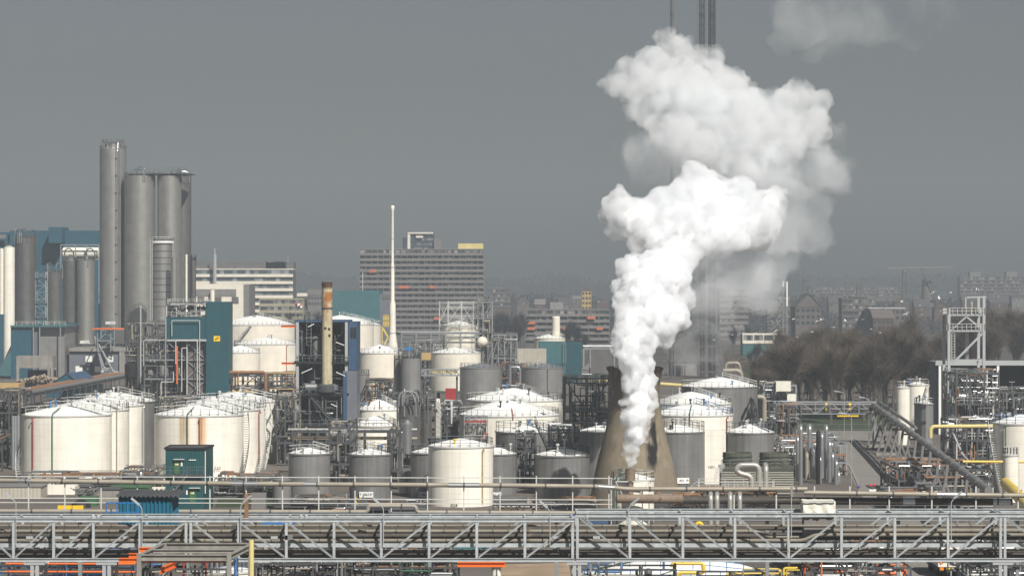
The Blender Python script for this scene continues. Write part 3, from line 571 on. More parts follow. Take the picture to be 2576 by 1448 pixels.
for px, top, d in ((1905, 850, 1000), (1925, 822, 1180), (1900, 818, 1220), (1845, 812, 1250), (1880, 806, 1300)): tree('round', px, 0, top, 'round bare street tree near the car park behind the steam', 'street trees by the car park', rr, d)
for px, top, d in ((845, 770, 1180), (725, 772, 1150), (800, 765, 1280), (1250, 770, 1240), (1275, 775, 1220), (1300, 778, 1200), (1262, 766, 1260), (1432, 790, 1150), (1448, 795, 1140), (760, 785, 1120), (1228, 780, 1200), (1310, 772, 1270)): tree('round', px, 0, top, 'bare round tree standing among the buildings behind the tanks', 'bare trees between plant and town', rr, d)

# ------------------------------------------------------------------ left: silos and their halls
t = T('plant_hall', 'long teal factory hall with square roof tower at the left edge', 'factory hall', X(126, 1090), 1090)
MB().box(X(-60, 1090), X(64, 1090), 1090, 1130, 0, Z(584, 1090)).build('low_wall', M['tealblue'], t); MB().box(X(24, 1088), X(252, 1088), 1088, 1128, 0, Z(580, 1088)).build('wall', M['tealblue'], t); MB().box(X(122, 1080), X(156, 1080), 1080, 1096, Z(611, 1080), Z(571, 1080)).build('roof_tower', M['tealblue'], t); MB().box(X(-10, 1088), X(16, 1088), 1087, 1087.8, Z(600, 1088), Z(590, 1088)).build('strip_window', M['slab'], t)
silo('tall slim white silo standing at the far left edge', 9, 37, 623, 945, 950, 'white', rise=.8, seed=2)
silo('thin white pipe stack left of the white silo', -1, 9, 627, 790, 948, 'white', 'pipe_stack', rise=.3, rail=False, cat='stack')
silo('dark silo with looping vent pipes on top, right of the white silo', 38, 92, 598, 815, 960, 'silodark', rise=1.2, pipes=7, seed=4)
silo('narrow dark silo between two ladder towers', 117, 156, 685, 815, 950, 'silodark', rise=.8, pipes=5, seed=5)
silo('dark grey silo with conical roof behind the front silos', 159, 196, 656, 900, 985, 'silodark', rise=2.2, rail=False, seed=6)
t = silo('slim grey silo with white number plate at its foot', 194, 238, 656, 866, 955, 'silo', rise=.9, pipes=2, seed=7); wall_plate(t, 213, 860, 194, 238, 955, 'V.15028', 3.2)
t = silo('tallest metal silo with filter deck on top', 251, 318, 375, 824, 960, 'silo', rise=.9, cap=2.6, ladder=-math.pi/2+.36, seed=8); wall_plate(t, 278, 812, 251, 318, 960, 'V.14078', 3.4)
silo('wide metal silo just right of the tallest silo', 313, 390, 443, 862, 955, 'silo', rise=.8, pipes=2, seed=9)
silo('wide metal silo with its right side against the dark silo', 396, 456, 443, 830, 955, 'silo', rise=.8, pipes=2, seed=10)
silo('darker metal silo at the right end of the tall row', 430, 481, 445, 830, 972, 'silodark', rise=.8, pipes=1, seed=12)  # whole silo in the darker metal
q = MB(); q.rail([P(318, 438, 950), P(480, 438, 950)], 1.3, 1.6, .1); q.rail([P(318, 438, 965), P(480, 438, 965)], 1.3, 1.6, .1); q.rail([P(330, 430, 958), P(470, 430, 958)], 1.2, 1.6, .1)
t = T('silo_walkway', 'railed walkway crossing the tops of the wide silos', 'walkway', X(400, 955), 955, Z(443, 955)); q.build('railing', M['railg'], t); MB().box(X(318, 950), X(480, 950), 951, 964, Z(439.2, 955), Z(437.8, 955)).build('deck', M['steel'], t)
t = silo('banded steel silo with white top walkway before the tall row', 384, 433, 610, 805, 925, 'silo', rise=.6, rail=True, seed=13)
MB().lathe((X(408.5, 925), 925, 0), [(3.35, Z(612, 925)), (3.9, Z(612, 925)+.1), (3.9, Z(606, 925))], 24, True, False).build('top_walkway', M['signwhite'], t); q = MB(); q.ring((X(408.5, 925), 925, Z(606, 925)), 3.9, 1.3, 18, .1); q.build('walkway_railing', M['railw'], t)
MB().ladder(P(380.5, 805, 922), P(380.5, 598, 922), .7, Vector((1, 0, 0)), .12, .9).build('ladder', M['railw'], t)
q = MB(); [q.lathe((X(408.5, 925), 925, Z(y, 925)), [(24.5*S(925)+.01, -.1), (24.5*S(925)+.1, -.05), (24.5*S(925)+.1, .1), (24.5*S(925)+.01, .15)], 32, False, False) for y in (632, 648, 664, 682, 700, 716, 734, 752, 770)]; q.build('stiffening_band', M['steel'], t)
silo('thin steel pipe stack beside the banded silo', 430, 445, 648, 770, 918, 'silo', 'pipe_stack', rise=.3, rail=False, cat='stack')
silo('dark narrow vessel with antenna right of the tall silos', 480, 493, 655, 790, 970, 'silodark', 'tall_vessel', rise=.4, pipes=2, cat='vessel')
silo('thin cream flue in front of the darker silo', 466, 471.5, 641, 772, 900, 'cream', 'flue', rise=.2, rail=False, cat='stack')
# white horizontal vessel on its frame, behind the silos
t = T('horizontal_tank', 'white horizontal tank on a steel frame behind the conical silo', 'tank', X(203, 1010), 1010); MB().drum(P(160, 636, 1010), P(247, 636, 1010), 14*S(1010), 16).build('shell', M['white'], t, True)
q = MB()
for px in (153, 190, 218, 249): q.bar(P(px, 900, 1006), P(px, 615, 1006), .35)
q.bar(P(153, 616, 1006), P(249, 616, 1006), .4); q.bar(P(153, 652, 1006), P(249, 652, 1006), .4); q.build('support_frame', M['galv'], t); q = MB()
for px in (160, 214): q.tube([P(px, 655, 1004), P(px+4, 628, 1004), P(px+14, 624, 1004), P(px+24, 632, 1004), P(px+26, 655, 1004)], .25, 7)
q.build('pipe', M['pipeg'], t)
def ladder_tower(label, x0, x1, yt, yb, d, n, m='galv', decks=(), w=.22):
    c = P((x0+x1)/2, yb, d); hw = (x1-x0)/2*S(d); t = T('ladder_tower', label, 'ladder tower', c.x, d, c.z); q = MB(); lattice(q, c, P((x0+x1)/2, yt, d), n, (Vector((hw, 0, 0)), Vector((0, hw, 0))), w); q.build('lattice_frame', M[m], t)
    for y in decks:
        z = Z(y, d); MB().box(c.x-hw-.6, c.x+hw+.6, d-hw-.6, d+hw, z, z+.12).build('landing', M['steel'], t); MB().rail([(c.x-hw-.6, d+hw, z), (c.x-hw-.6, d-hw-.6, z), (c.x+hw+.6, d-hw-.6, z), (c.x+hw+.6, d+hw, z)], 1.2, 1.2, .09).build('railing', M['railg'], t)
    MB().ladder(c+Vector((hw+.5, -hw, 0)), P((x0+x1)/2, yt, d)+Vector((hw+.5, -hw, 0)), .5, Vector((1, 0, 0)), .09, .8).build('ladder', M['railw'], t)
    return t
ladder_tower('grey lattice ladder tower between the dark silos at left', 92, 116, 684, 820, 935, 8, decks=(700, 764, 800))
t = T('silo_base_building', 'teal and grey silo base hall with pale green roof edge', 'factory hall', X(93, 930), 930)
MB().box(X(27, 930), X(83, 930), 930, 985, 0, Z(822, 930)).build('wall', M['tealblue'], t); MB().box(X(83.2, 930), X(160, 930), 932, 985, 0, Z(822, 930)).build('translucent_wall', M['cladlight'], t); MB().box(X(26, 929), X(167, 929), 929, 986, Z(822, 930)+.003, Z(818, 930)).build('roof_edge', M['tealpale'], t)
MB().rail([P(28, 818, 930), P(164, 818, 930)], 1.3, 1.8, .1).build('railing', M['railw'], t); MB().add([P(27, 880, 929.5), P(27, 945, 929.5), P(0, 945, 929.5), P(-6, 935, 929.5)], [(0, 1, 2, 3)]).build('raking_wall', M['tealpale'], t)
for px in (84, 100, 152): MB().bar(P(px, 945, 929), P(px, 823, 929), .35).build('downpipe', M['galv'], t)
MB().box(X(83.2, 930), X(98, 930), 930.6, 931.9, 0, Z(823, 930)).build('side_panel', M['bluegrey'], t)
t = T('silo_podium', 'blue grey silo podium building with boarded windows', 'factory building', X(242, 935), 935)
MB().box(X(174, 935), X(345, 935), 935, 1000, 0, Z(883, 935)).build('wall', M['bluegrey'], t); MB().box(X(173, 934), X(346, 934), 934, 1000, Z(883, 935)+.003, Z(875, 935)).build('parapet', M['concrete'], t); MB().rail([P(174, 875, 934.5), P(345, 875, 934.5)], 1.3, 1.2, .1).build('railing', M['railg'], t)
for x0, x1, y0, y1 in ((215, 232, 895, 910), (268, 285, 896, 910), (190, 207, 920, 936), (238, 261, 921, 935)): MB().box(X(x0, 935), X(x1, 935), 934.85, 934.97, Z(y1, 935), Z(y0, 935)).build('boarded_window', M['signwhite'], t)
MB().box(X(226, 935), X(238, 935), 934.85, 934.97, 0, Z(914, 935)).build('doorway', M['black'], t); MB().box(X(300, 934), X(313, 934), 934, 935, 0, Z(884, 935)).build('corner_pier', M['concrete'], t)
q = MB()
for (a, b) in (((237, 842), (258, 930)), ((240, 860), (262, 926)), ((240, 850), (285, 935))): q.tube([P(a[0], a[1], 925), P(b[0], b[1], 925), P(b[0]+14, b[1]+1, 925)], .35, 8)
t = T('inclined_conveyor', 'three slanting silver feed pipes before the silo podium', 'pipes', X(260, 925), 925); q.build('feed_pipe', M['galv'], t)
unit('small steel gantry with orange top beam between the silos', 'steel_gantry', 'gantry', X(250, 928), X(283, 928), 924, 932, [Z(883, 928), Z(856, 928), Z(826, 928)], 1, 1, 'galv', 31, 8, 0, 1, None)
q = MB(); q.bar(P(232, 826.5, 923), P(312, 826.5, 923), .5); q.thing('crane_beam', 'orange crane rail beam laid above the small steel gantry', 'beam', M['orange'])
# ruin, shed
t = T('ruined_building', 'half demolished concrete building with heap of rubble', 'ruin', X(90, 860), 860); MB().box(X(41, 860), X(133, 860), 860, 866, Z(925, 860), Z(895, 860)).build('parapet_wall', M['concrete'], t)
for px in (42, 120, 128): MB().box(X(px, 859), X(px+6, 859), 858.5, 860, 0, Z(924, 860)).build('pillar', M['concrete'], t)
MB().box(X(70, 864), X(140, 864), 864, 865, 0, Z(930, 864)).build('dark_interior', M['black'], t); MB().box(X(70, 862), X(116, 862), 857, 858, 0, Z(955, 860)).build('rubble_wall', M['brickgrey'], t)
rr = random.Random(5); q = MB()
for i in range(260):
    u = rr.uniform(0, 1); px = 45+u*102; h = 18*(1-abs(u-.62)*1.3); py = 960-rr.uniform(0, max(2, h)); p = P(px, py, 856+rr.uniform(-3, 1)); s_ = rr.uniform(.2, .8); v = Vector((rr.gauss(0, 1), rr.gauss(0, 1), rr.gauss(0, .4))).normalized()*s_; q.bar(p-v, p+v, s_*rr.uniform(.3, 1), s_*rr.uniform(.2, .6))
q.build('rubble_heap', M['rubble'], t)
MB().box(X(-30, 840), X(47, 840), 840, 850, 0, Z(965, 840)).thing('flat_roof_hut', 'low tan hut with flat roof at the far left edge', 'hut', M['tan'])
d = 782; a, b, m_ = X(115, d), X(213, d), X(167, d); t = T('gabled_shed', 'dark blue gabled shed beside the rubble heap', 'shed', m_, d); ze, zr = Z(975, d), Z(939, d)
MB().add([(a, d, 0), (b, d, 0), (b, d, ze), (m_, d, zr), (a, d, ze)], [(0, 1, 2, 3, 4)]).add([(b, d, 0), (b+2, d+21, 0), (b+2, d+21, ze), (b, d, ze)], [(0, 1, 2, 3)]).add([(a, d, 0), (a+2, d+21, 0), (a+2, d+21, ze), (a, d, ze)], [(3, 2, 1, 0)]).build('wall', M['tealblue'], t)
MB().add([(a-.4, d-.4, ze-.15), (m_, d-.4, zr+.12), (m_+2, d+21, zr+.12), (a+1.6, d+21, ze-.15), (b+.4, d-.4, ze-.15), (b+2.4, d+21, ze-.15)], [(0, 3, 2, 1), (1, 2, 5, 4)]).build('roof', M['blue'], t)
# rack of rusty pipes running into the distance at the left
rack('long rack of rusty and grey pipes running away beside the ruin', (-133, 560), (-119, 845), 4.2, 9, 9, step=8, seed=3, cols=('piperust', 'pipeg', 'pipeg', 'pipe', 'piperust'), rr_=(.15, .5))
rack('low pipe track beside the leftmost white tanks', (-92, 455), (-104, 640), 5.2, 8, 10, step=7, seed=4, lev=2)
unit('tall dark pipe frame at the left edge behind the leftmost tank', 'pipe_structure', 'process frame', X(-30, 500), X(50, 500), 500, 512, [0, 5, 9.5, 13], 3, 2, 'steel', 41, 34, 3)
q = MB(); [q.tube([P(px, 1180, 488), P(px, 1045, 488)], .28, 8) for px in (33, 39, 46)]; q.thing('vertical_pipes', 'bundle of pale upright pipes left of the leftmost white tank', 'pipes', M['galv'])
# ------------------------------------------------------------------ storage tanks, back rows first
F45 = -math.pi/2
t = tank('large cream cone roof tank right behind the teal stair tower', 545, 741, 815, 793, 900, 'cream', vents=2); q = MB(); q.bar(P(641, 792, 899), P(629, 822, 887), .9, .3); q.bar(P(629, 822, 886.5), P(582, 878, 886.5), .9, .3); q.rail([P(629, 822, 886.3), P(582, 878, 886.3)], 1.1, 2, .1); q.build('roof_stair', M['galv'], t)
tank('cream tank in front of the large one by the teal stair tower', 589, 747, 864, 848, 820, 'cream', vents=3, drains=((724, 'redpipe', 0, 6),))
tank('small cream tank close against the teal stair tower', 554, 654, 885, 868, 790, 'cream', vents=2)
tank('large cream tank with ribbed cone roof behind the rusty chimney', 775, 940, 815, 792, 860, 'cream', vents=2)
tank('second large cream tank showing right of the blue clad tower', 800, 958, 816, 796, 900, 'cream', vents=1)
tank('cream tank below the white needle stack', 902, 1010, 886, 866, 760, 'cream', vents=1)
tank('cream tank beside the tan box behind the yellow footbridge', 1084, 1209, 886, 873, 837, 'cream', vents=2)
tank('left one of two dark roofed grey tanks with silver loop pipe between', 1156, 1261, 923, 914, 740, 'cladlight', 'cladroof', 'railg', walk=False, vents=1)
tank('right one of two dark roofed grey tanks with silver loop pipe between', 1312, 1417, 923, 914, 740, 'cladlight', 'cladroof', 'railg', walk=False, vents=2, drains=((1376, 'pipeg', 0, 2),))
tank('small grey tank beside the blue clad tower', 897, 929, 940, 936, 700, 'cladlight', 'cladroof', 'railg', walk=False, vents=0)
tank('pale domed tank wrapped in white scaffolding', 1110, 1195, 818, 806, 880, 'cream', vents=2)
t = tank('cream tank with tall round stack on its roof', 1343, 1421, 850, 840, 930, 'cream', vents=1); MB().lathe((X(1398, 930), 928, Z(850, 930)), [(1.36, 0), (1.36, Z(797, 930)-Z(850, 930)), (1.1, Z(795, 930)-Z(850, 930))], 20).build('round_stack', M['cream'], t, True)
WB = (('w', 0),)
tank('leftmost white tank with one red and one green drain pipe', 55, 280, 1040, 1020, 459, 'white', drains=((101, 'redpipe', 0, 2.5), (151, 'greenpipe', 4, .5)), stair=(3.6, 2.3), seed=3, railarc=(1.6, 3.75))
tank('white tank second in the left row', 108, 324, 1027.5, 1007, 476, 'white', vents=5, drains=((301, 'pipeb', 1.5, .5),), seed=4)
tank('white tank third in the left row', 154, 362, 1016, 997, 493, 'white', vents=5, drains=((360, 'pipe', 0, 1),), seed=5)
tank('grey sided white roofed tank last in the left row', 188, 390, 1007, 986, 510, 'clad', vents=4, seed=6)
gx = X(500.5, 459); st = stain_mat('stained_white', 'white', ((X(468, 459)-gx, .5, 11, (.45, .30, .10), .9), (X(476, 459)-gx, .6, 8, (.30, .17, .05), .8), (X(482, 459)-gx, .35, 9, (.22, .13, .05), .7), (X(486, 459)-gx, .5, 10, (.5, .36, .15), .7), (X(521, 459)-gx, 1.1, 11, (.55, .24, .05), 1), (X(515, 459)-gx, .5, 10, (.20, .09, .04), .8), (X(511, 459)-gx, .7, 7, (.5, .4, .25), .5)), Z(1040, 459))
t = tank('white tank with brown rust runs down its front', 389, 612, 1040, 1019, 459, st, drains=((485, 'greenpipe', 4, .5), (514, 'redpipe', 0, 2)), stair=(-.5, .35), seed=7); p, a = shell_point(547, 1180, 389, 612, 459, .1); lettering('S10', p, .75, M['ink'], t, 'tank_number', a)
tank('white tank behind the rust streaked one', 438, 654, 1027.5, 1008, 476, 'white', vents=6, drains=((652, 'redpipe', 0, 2),), stair=(-.5, .35), seed=8)
tank('white tank third behind the rust streaked one', 461, 669, 1017, 999, 493, 'white', vents=6, stair=(-.45, .35), seed=9)
tank('white tank at the back of the rust streaked row', 496, 698, 1006.5, 985, 510, 'white', vents=4, seed=10)
tank('white tank with orange drain behind the pipe arch by the blue wall', 900, 1008, 1028, 1004, 560, 'white', vents=4, drains=((958, 'redpipe', 3, 8),), seed=11)
t = tank('white tank with red drain pipe in front of the blue clad tower', 890, 996, 1068, 1046, 505, 'white', vents=2, drains=((983, 'redpipe', 0, 2),), seed=12)
tank('broad white tank with cluttered cone roof behind another in the middle', 1173, 1415, 1003, 975, 545, 'white', vents=8, seed=13)
tank('broad white tank with blue railings and stair scaffold in the middle', 1155, 1405, 1040, 1004, 515, 'white', rail='railw', vents=9, seed=14, drains=((1290, 'redpipe', 3, 8),))
tank('white tank with white railed roof right of the cooling tower', 1636, 1838, 1012, 985, 530, 'white', vents=8, seed=15)
tank('white tank with blue railing right of the cooling tower', 1640, 1843, 1040, 1014, 505, 'white', rail='railb', vents=6, seed=16, drains=((1820, 'redpipe', 0, 2), (1728, 'greenpipe', 5, 2)))
tank('big grey streaked tank with white domed roof behind the blue railed one', 1714, 1905, 970, 948, 590, 'clad', vents=2, seed=17)
tank('grey tank with black stairs before the broad white one', 1246, 1395, 1083, 1068, 470, 'clad', rail='railg', vents=6, seed=18, railh=1.6)
tank('grey tank half hidden by the left flank of the cooling tower', 1452, 1572, 1083, 1069, 468, 'clad', rail='railg', vents=5, seed=19, railh=1.6)
t = tank('grey tank between the cooling tower and the tall white panel', 1640, 1772, 1083, 1068, 455, 'clad', rail='railg', vents=7, seed=20, railh=1.6); hazard_plate(t, 1718, 1208, 1640, 1772, 455, '852', 2.0, .95)
tank('grey tank above the two fan cooling drums', 1826, 1947, 1085, 1066, 455, 'clad', rail='railg', vents=7, seed=21, railh=1.6)
t = tank('grey tank with white cone roof in front of the cooling tower', 1346, 1483, 1142, 1127, 410, 'clad', rail='railg', vents=2, seed=22, railh=1.3); hazard_plate(t, 1418, 1257, 1346, 1483, 410, 'T 6860')
t = tank('grey tank tucked behind the white tank with tan pipe', 1205, 1298, 1139, 1125, 434, 'clad', rail='railg', vents=2, seed=23, stair=(3.4, 4.2)); hazard_plate(t, 1244, 1244, 1205, 1298, 434, '6861')
t = tank('white tank numbered 024 with a tan drain pipe', 1077, 1240, 1119, 1102, 413, 'white', rail='railg', vents=1, walk=False, seed=24, drains=((1212, 'tan', 0, .5),), caps=('brightyellow',)); p, a = shell_point(1142, 1273, 1077, 1240, 413, .1); lettering('024', p, .7, M['ink'], t, 'tank_number', a)
t = tank('grey tank peeking out left of the white 024 tank', 1033, 1135, 1136, 1123, 426, 'clad', rail='railg', vents=2, seed=25); hazard_plate(t, 1068, 1243, 1033, 1135, 426, 'T 6862')
t = tank('grey tank with hazard sign, second from left in the front row', 878, 981, 1140, 1128, 412, 'clad', rail='railg', vents=5, seed=26); hazard_plate(t, 921, 1243, 878, 981, 412, 'T 6863')
tank('lighter grey tank with orange pipe, leftmost of the grey front row', 725, 830, 1138, 1126, 424, 'cladlight', rail='railw', vents=2, seed=27)
tank('short grey drum at the foot of the leftmost grey tank', 686, 732, 1204, 1200, 405, 'cladlight', 'cladlight', None, walk=False, vents=0, seed=28)
tank('large white tank with blue rail cut by the right frame edge', 2498, 2642, 1062, 1042, 435, 'white', rail='railb', vents=2, seed=29, walk=False, drains=((2516, 'railg', 0, 1), (2521, 'greenpipe', 0, 1)), stair=(3.9, 3.2))
tank('small white tank in front of the right edge tank', 2522, 2561, 1142, 1139, 418, 'white', rail='railw', vents=0, walk=False, seed=30)
tank('slim white tank with beacon right of the bare grove', 2254, 2288, 973, 968, 562, 'white', vents=2, walk=False, seed=31)
tank('white tank with two short roof pipes beside the slim one', 2279, 2335, 966, 960, 580, 'white', vents=3, walk=False, seed=32, stair=(3.9, 5.4))
tank('grey tank with white roof rails in front of the white pair', 2299, 2347, 1014, 1006, 545, 'cladlight', vents=3, walk=False, seed=33, ladder=-1.7)
t = tank('wide low white tank roof below the truss bridge at lower right', 1435, 1965, 1452, 1384, 290, 'white', rail=None, vents=5, seed=34, walk=False)
# the platform clutter on that roof
q = MB()
for pts in (((1455, 1433), (1545, 1410), (1700, 1412), (1870, 1430)), ((1470, 1448), (1700, 1446), (1960, 1450))): q.rail([P(x, y+14, 279) for x, y in pts], 1.1, 1.6, .08)
q.thing('roof_walkway_rail', 'bright blue walkway railings over the wide low white roof', 'railing', M['bluebright'])
for (pts, r, lb) in ((((1690, 1425), (1690, 1416), (1770, 1416), (1772, 1440)), .16, 'yellow bent pipe over the wide low white roof'), (((1700, 1462), (1705, 1439), (1770, 1439), (1768, 1420)), .2, 'second yellow bent pipe on the wide low white roof'), (((1820, 1455), (1830, 1441), (1985, 1440)), .14, 'long yellow pipe at the right of the wide low white roof')): q = MB(); q.tube([P(x, y, 276) for x, y in pts], r, 8); q.thing('yellow_pipe', lb, 'pipe', M['yellow'])
q = MB(); q.tube([P(1495, 1443, 280), P(1505, 1428, 280), P(1530, 1424, 280), P(1610, 1406, 280)], .1, 6); q.thing('roof_pipe', 'green grey thin pipe rising over the wide low white roof', 'pipe', M['greenpipe'])

# ------------------------------------------------------------------ stacks
q = MB(); t = T('needle_stack', 'very tall white needle stack with flared base', 'stack', X(986, 950), 950); s_ = S(950)
q.lathe((X(987, 950), 950, 0), [(13*s_, 0), (13*s_, Z(872, 950)), (8.5*s_, Z(838, 950)), (8*s_, Z(790, 950)), (7.5*s_, Z(765, 950)), (5*s_, Z(755, 950)), (4.6*s_, Z(672, 950)), (3.4*s_, Z(660, 950)), (3.3*s_, Z(530, 950)), (4.8*s_, Z(527, 950)), (4.8*s_, Z(519, 950)), (3.3*s_, Z(517, 950))], 24).build('shaft', M['white'], t, True)
q = MB(); [q.lathe((X(987, 950), 950, Z(y, 950)), [(r*s_, -.15), ((r+.8)*s_, -.1), ((r+.8)*s_, .1), (r*s_, .15)], 20, False, False) for y, r in ((837, 8.5), (672, 4.7), (600, 3.4))]; q.build('flange', M['lampgrey'], t)
t = T('yellow_stair_tower', 'yellow caged platform and stair left of the needle stack', 'stair tower', X(970, 945), 945); q = MB()
for px in (965, 969, 973, 977): q.bar(P(px, 820, 944), P(px, 793, 944), .35)
for y in (793, 806, 820): q.bar(P(964, y, 944), P(978, y, 944), .35)
q.build('cage', M['yellow'], t); q = MB(); q.bar(P(963, 825, 944), P(976, 848, 944), .5); q.bar(P(976, 848, 944), P(966, 868, 944), .5); q.bar(P(961, 820, 944), P(961, 872, 944), .3); q.build('stair', M['yellow'], t)
# flare stacks and derrick
def flare(label, px, w, lat, d=940, extra=()):
    t = T('flare_stack', label, 'flare stack', X(px, d), d); MB().tube([(X(px, d), d, 0), (X(px, d), d, 150)], w, 12).build('stack_pipe', M['pipeg' if not lat else 'steel'], t)
    q = MB(); z = 8
    while z < 148: q.lathe((X(px, d), d, z), [(w, -.15), (w+.22, -.1), (w+.22, .1), (w, .15)], 12, False, False); z += 9.7
    q.build('flange', M['steel'], t)
    if lat: q = MB(); lattice(q, (X(px, d), d, 0), (X(px, d), d, 150), 46, (Vector((lat, 0, 0)), Vector((0, lat, 0))), .15); q.build('lattice_frame', M['dark'], t); MB().ladder((X(px, d)-lat-.5, d-lat, 0), (X(px, d)-lat-.5, d-lat, 150), .6, Vector((1, 0, 0)), .08, 1.6).build('ladder', M['steel'], t); MB().tube([(X(px, d)+lat+.3, d-lat, 0), (X(px, d)+lat+.3, d-lat, 150)], .16, 8).build('fuel_pipe', M['steel'], t)
flare('single plain flare stack poking out of the steam, leftmost of three', 1690, .55, 0); flare('lattice flare stack in the middle of three', 1764, .35, .75); flare('dark flare stack with side pipes, rightmost of three', 1789, .7, .95)
t = T('flare_derrick', 'grey steel derrick with a raking leg below the flare stacks', 'derrick', X(1790, 925), 925); q = MB()
for px in (1757, 1775, 1803, 1680, 1697, 1722): q.bar(P(px, 945, 925), P(px, 838 if px > 1740 else 872, 925), .5)
for y in (838, 870, 905, 935): q.bar(P(1755, y, 925), P(1806, y, 925), .35)
q.bar(P(1800, 800, 925), P(1822, 947, 925), .9); q.bar(P(1804, 925, 925), P(1818, 905, 925), .5); q.bar(P(1804, 890, 925), P(1816, 910, 925), .4); q.bar(P(1665, 908, 925), P(1760, 908, 925), .5); [q.bar(P(px, 840, 925), P(px, 742, 925), .3) for px in (1757, 1775, 1803)]; q.build('steel_frame', M['pipeg'], t)
MB().rail([P(1752, 838, 923), P(1808, 838, 923)], 1.3, 1.5, .1).build('railing', M['railg'], t); q = MB(); q.tube([P(1688, 945, 926), P(1688, 880, 926)], .8, 8); q.build('riser_pipe', M['steel'], t)
q = MB(); q.tube([P(1818, 932, 900), P(1855, 931, 900), P(1864, 938, 900), P(1865, 975, 900)], .75, 10); q.tube([P(1824, 930, 905), P(1826, 913, 905), P(1858, 912, 905), P(1863, 935, 905)], .5, 8); q.thing('bent_duct', 'brown bent ducts at the foot of the flare derrick', 'duct', M['pipeb'])
MB().box(X(1690, 960), X(1752, 960), 960, 975, 0, Z(918, 960)).thing('grey_shed', 'grey windowless shed behind the derrick legs', 'shed', M['cladlight'])
q = MB(); q.tube([P(1417, 950, 640), P(1535, 956, 640), P(1760, 972, 640)], .42, 10); q.thing('yellow_pipeline', 'pale yellow pipeline passing behind the cooling tower', 'pipeline', M['yellowpale'])

# ------------------------------------------------------------------ cooling tower and the white tank with the steam stack
d = 410; c = Vector((X(1597, d), d, 0)); s_ = S(d); t = T('cooling_tower', 'brown concrete hyperbolic cooling tower with black stain', 'cooling tower', c.x, d)
prof = [(118, 1296), (116, 1285), (107, 1215), (95, 1160), (82, 1110), (71, 1065), (64.5, 1025), (62, 1000), (62, 985), (64, 960), (67.5, 935), (70, 922)]
pr = [(r*s_, max(0, Z(y, d))) for r, y in prof]; zt = pr[-1][1]
m = mat('tower_concrete', (.215, .18, .13), .9, var=.14, vs=.5, streak=.14, seams=1.9, spots=((.30, .26, .2), .55, .645, .6))
tt = m.node_tree; bs = tt.nodes['Principled BSDF']; cur = bs.inputs['Base Color'].links[0].from_socket; N, L = tt.nodes.new, tt.links.new
tc = N('ShaderNodeTexCoord'); sp = N('ShaderNodeSeparateXYZ'); L(tc.outputs['Object'], sp.inputs[0]); mp = N('ShaderNodeMapping'); mp.inputs['Scale'].default_value = (1.3, .5, .35); L(tc.outputs['Object'], mp.inputs[0]); nz = N('ShaderNodeTexNoise'); nz.inputs['Detail'].default_value = 6; nz.inputs['Scale'].default_value = 1; L(mp.outputs[0], nz.inputs[0])
def mr(o, a, b, lo, hi): r = N('ShaderNodeMapRange'); r.inputs[1].default_value = a; r.inputs[2].default_value = b; r.inputs[3].default_value = lo; r.inputs[4].default_value = hi; L(o, r.inputs[0]); return r.outputs[0]
def mu(a, b): q_ = N('ShaderNodeMath'); q_.operation = 'MULTIPLY'; L(a, q_.inputs[0]); L(b, q_.inputs[1]); return q_.outputs[0]
ad = N('ShaderNodeMath'); ad.operation = 'SUBTRACT'; ad.inputs[1].default_value = X(1638, d)-c.x; L(sp.outputs[0], ad.inputs[0]); ab = N('ShaderNodeMath'); ab.operation = 'ABSOLUTE'; L(ad.outputs[0], ab.inputs[0])
k = mu(mu(mr(ab.outputs[0], .2, 1.3, 1.6, 0), mr(nz.outputs[0], .38, .58, 0, 1)), mu(mr(sp.outputs[2], 5.2, 7.5, 0, 1), mr(sp.outputs[2], 15, 11.5, 0, 1))); cl = N('ShaderNodeClamp'); L(k, cl.inputs[0])
mx = N('ShaderNodeMix'); mx.data_type = 'RGBA'; L(cl.outputs[0], mx.inputs[0]); L(cur, mx.inputs[6]); mx.inputs[7].default_value = (.012, .011, .01, 1)
top = mr(sp.outputs[2], zt-4, zt, 0, 1); k2 = mu(top, mr(nz.outputs[0], .35, .6, 0, .85)); m3 = N('ShaderNodeMix'); m3.data_type = 'RGBA'; L(k2, m3.inputs[0]); L(mx.outputs[2], m3.inputs[6]); m3.inputs[7].default_value = (.05, .04, .03, 1); L(m3.outputs[2], bs.inputs['Base Color'])
MB().lathe(c, pr+[(pr[-1][0]-.25, zt)]+[(r-.25, z) for r, z in reversed(pr[3:-1])], 64, False, False).build('shell', m, t, True)
MB().lathe(c+Vector((0, 0, zt)), [(pr[-1][0], -.5), (pr[-1][0]+.12, -.45), (pr[-1][0]+.12, 0), (pr[-1][0]-.3, .02)], 64, False, False).build('rim', m, t)
MB().ladder((c.x+.7, d-5.6, Z(1185, d)), (c.x+.6, d-4.4, Z(1085, d)), .55, Vector((1, 0, 0)), .09).build('ladder', M['railw'], t)
d = 378; c = Vector((X(1590.5, d), d, 0)); t = tank('short white tank with railed roof at the foot of the cooling tower', 1536, 1645, 1202, 1191, d, 'white', vents=2, walk=False, seed=41, railh=1.0, drains=((1552, 'greenpipe', 1.5, .4),)); p, a = shell_point(1562, 1280, 1536, 1645, d, .08); lettering('W 20', p, .6, M['ink'], t, 'tank_number', a)
ys = d-3.8; t = T('steam_stack', 'stubby rusty steel stack giving off the white steam', 'stack', X(1585, ys), ys); s_ = S(ys)
MB().lathe((X(1585, ys), ys, Z(1213, ys)), [(8*s_, 0), (12.5*s_, .25), (12.5*s_, Z(1178, ys)-Z(1213, ys)), (11*s_, Z(1178, ys)-Z(1213, ys)), (11*s_, .6)], 20, True, True).build('silencer', M['header'], t, True); MB().tube([(X(1585, ys), ys, Z(1262, ys)), (X(1585, ys), ys, Z(1212, ys))], 8*s_, 12).build('pipe', M['header'], t)
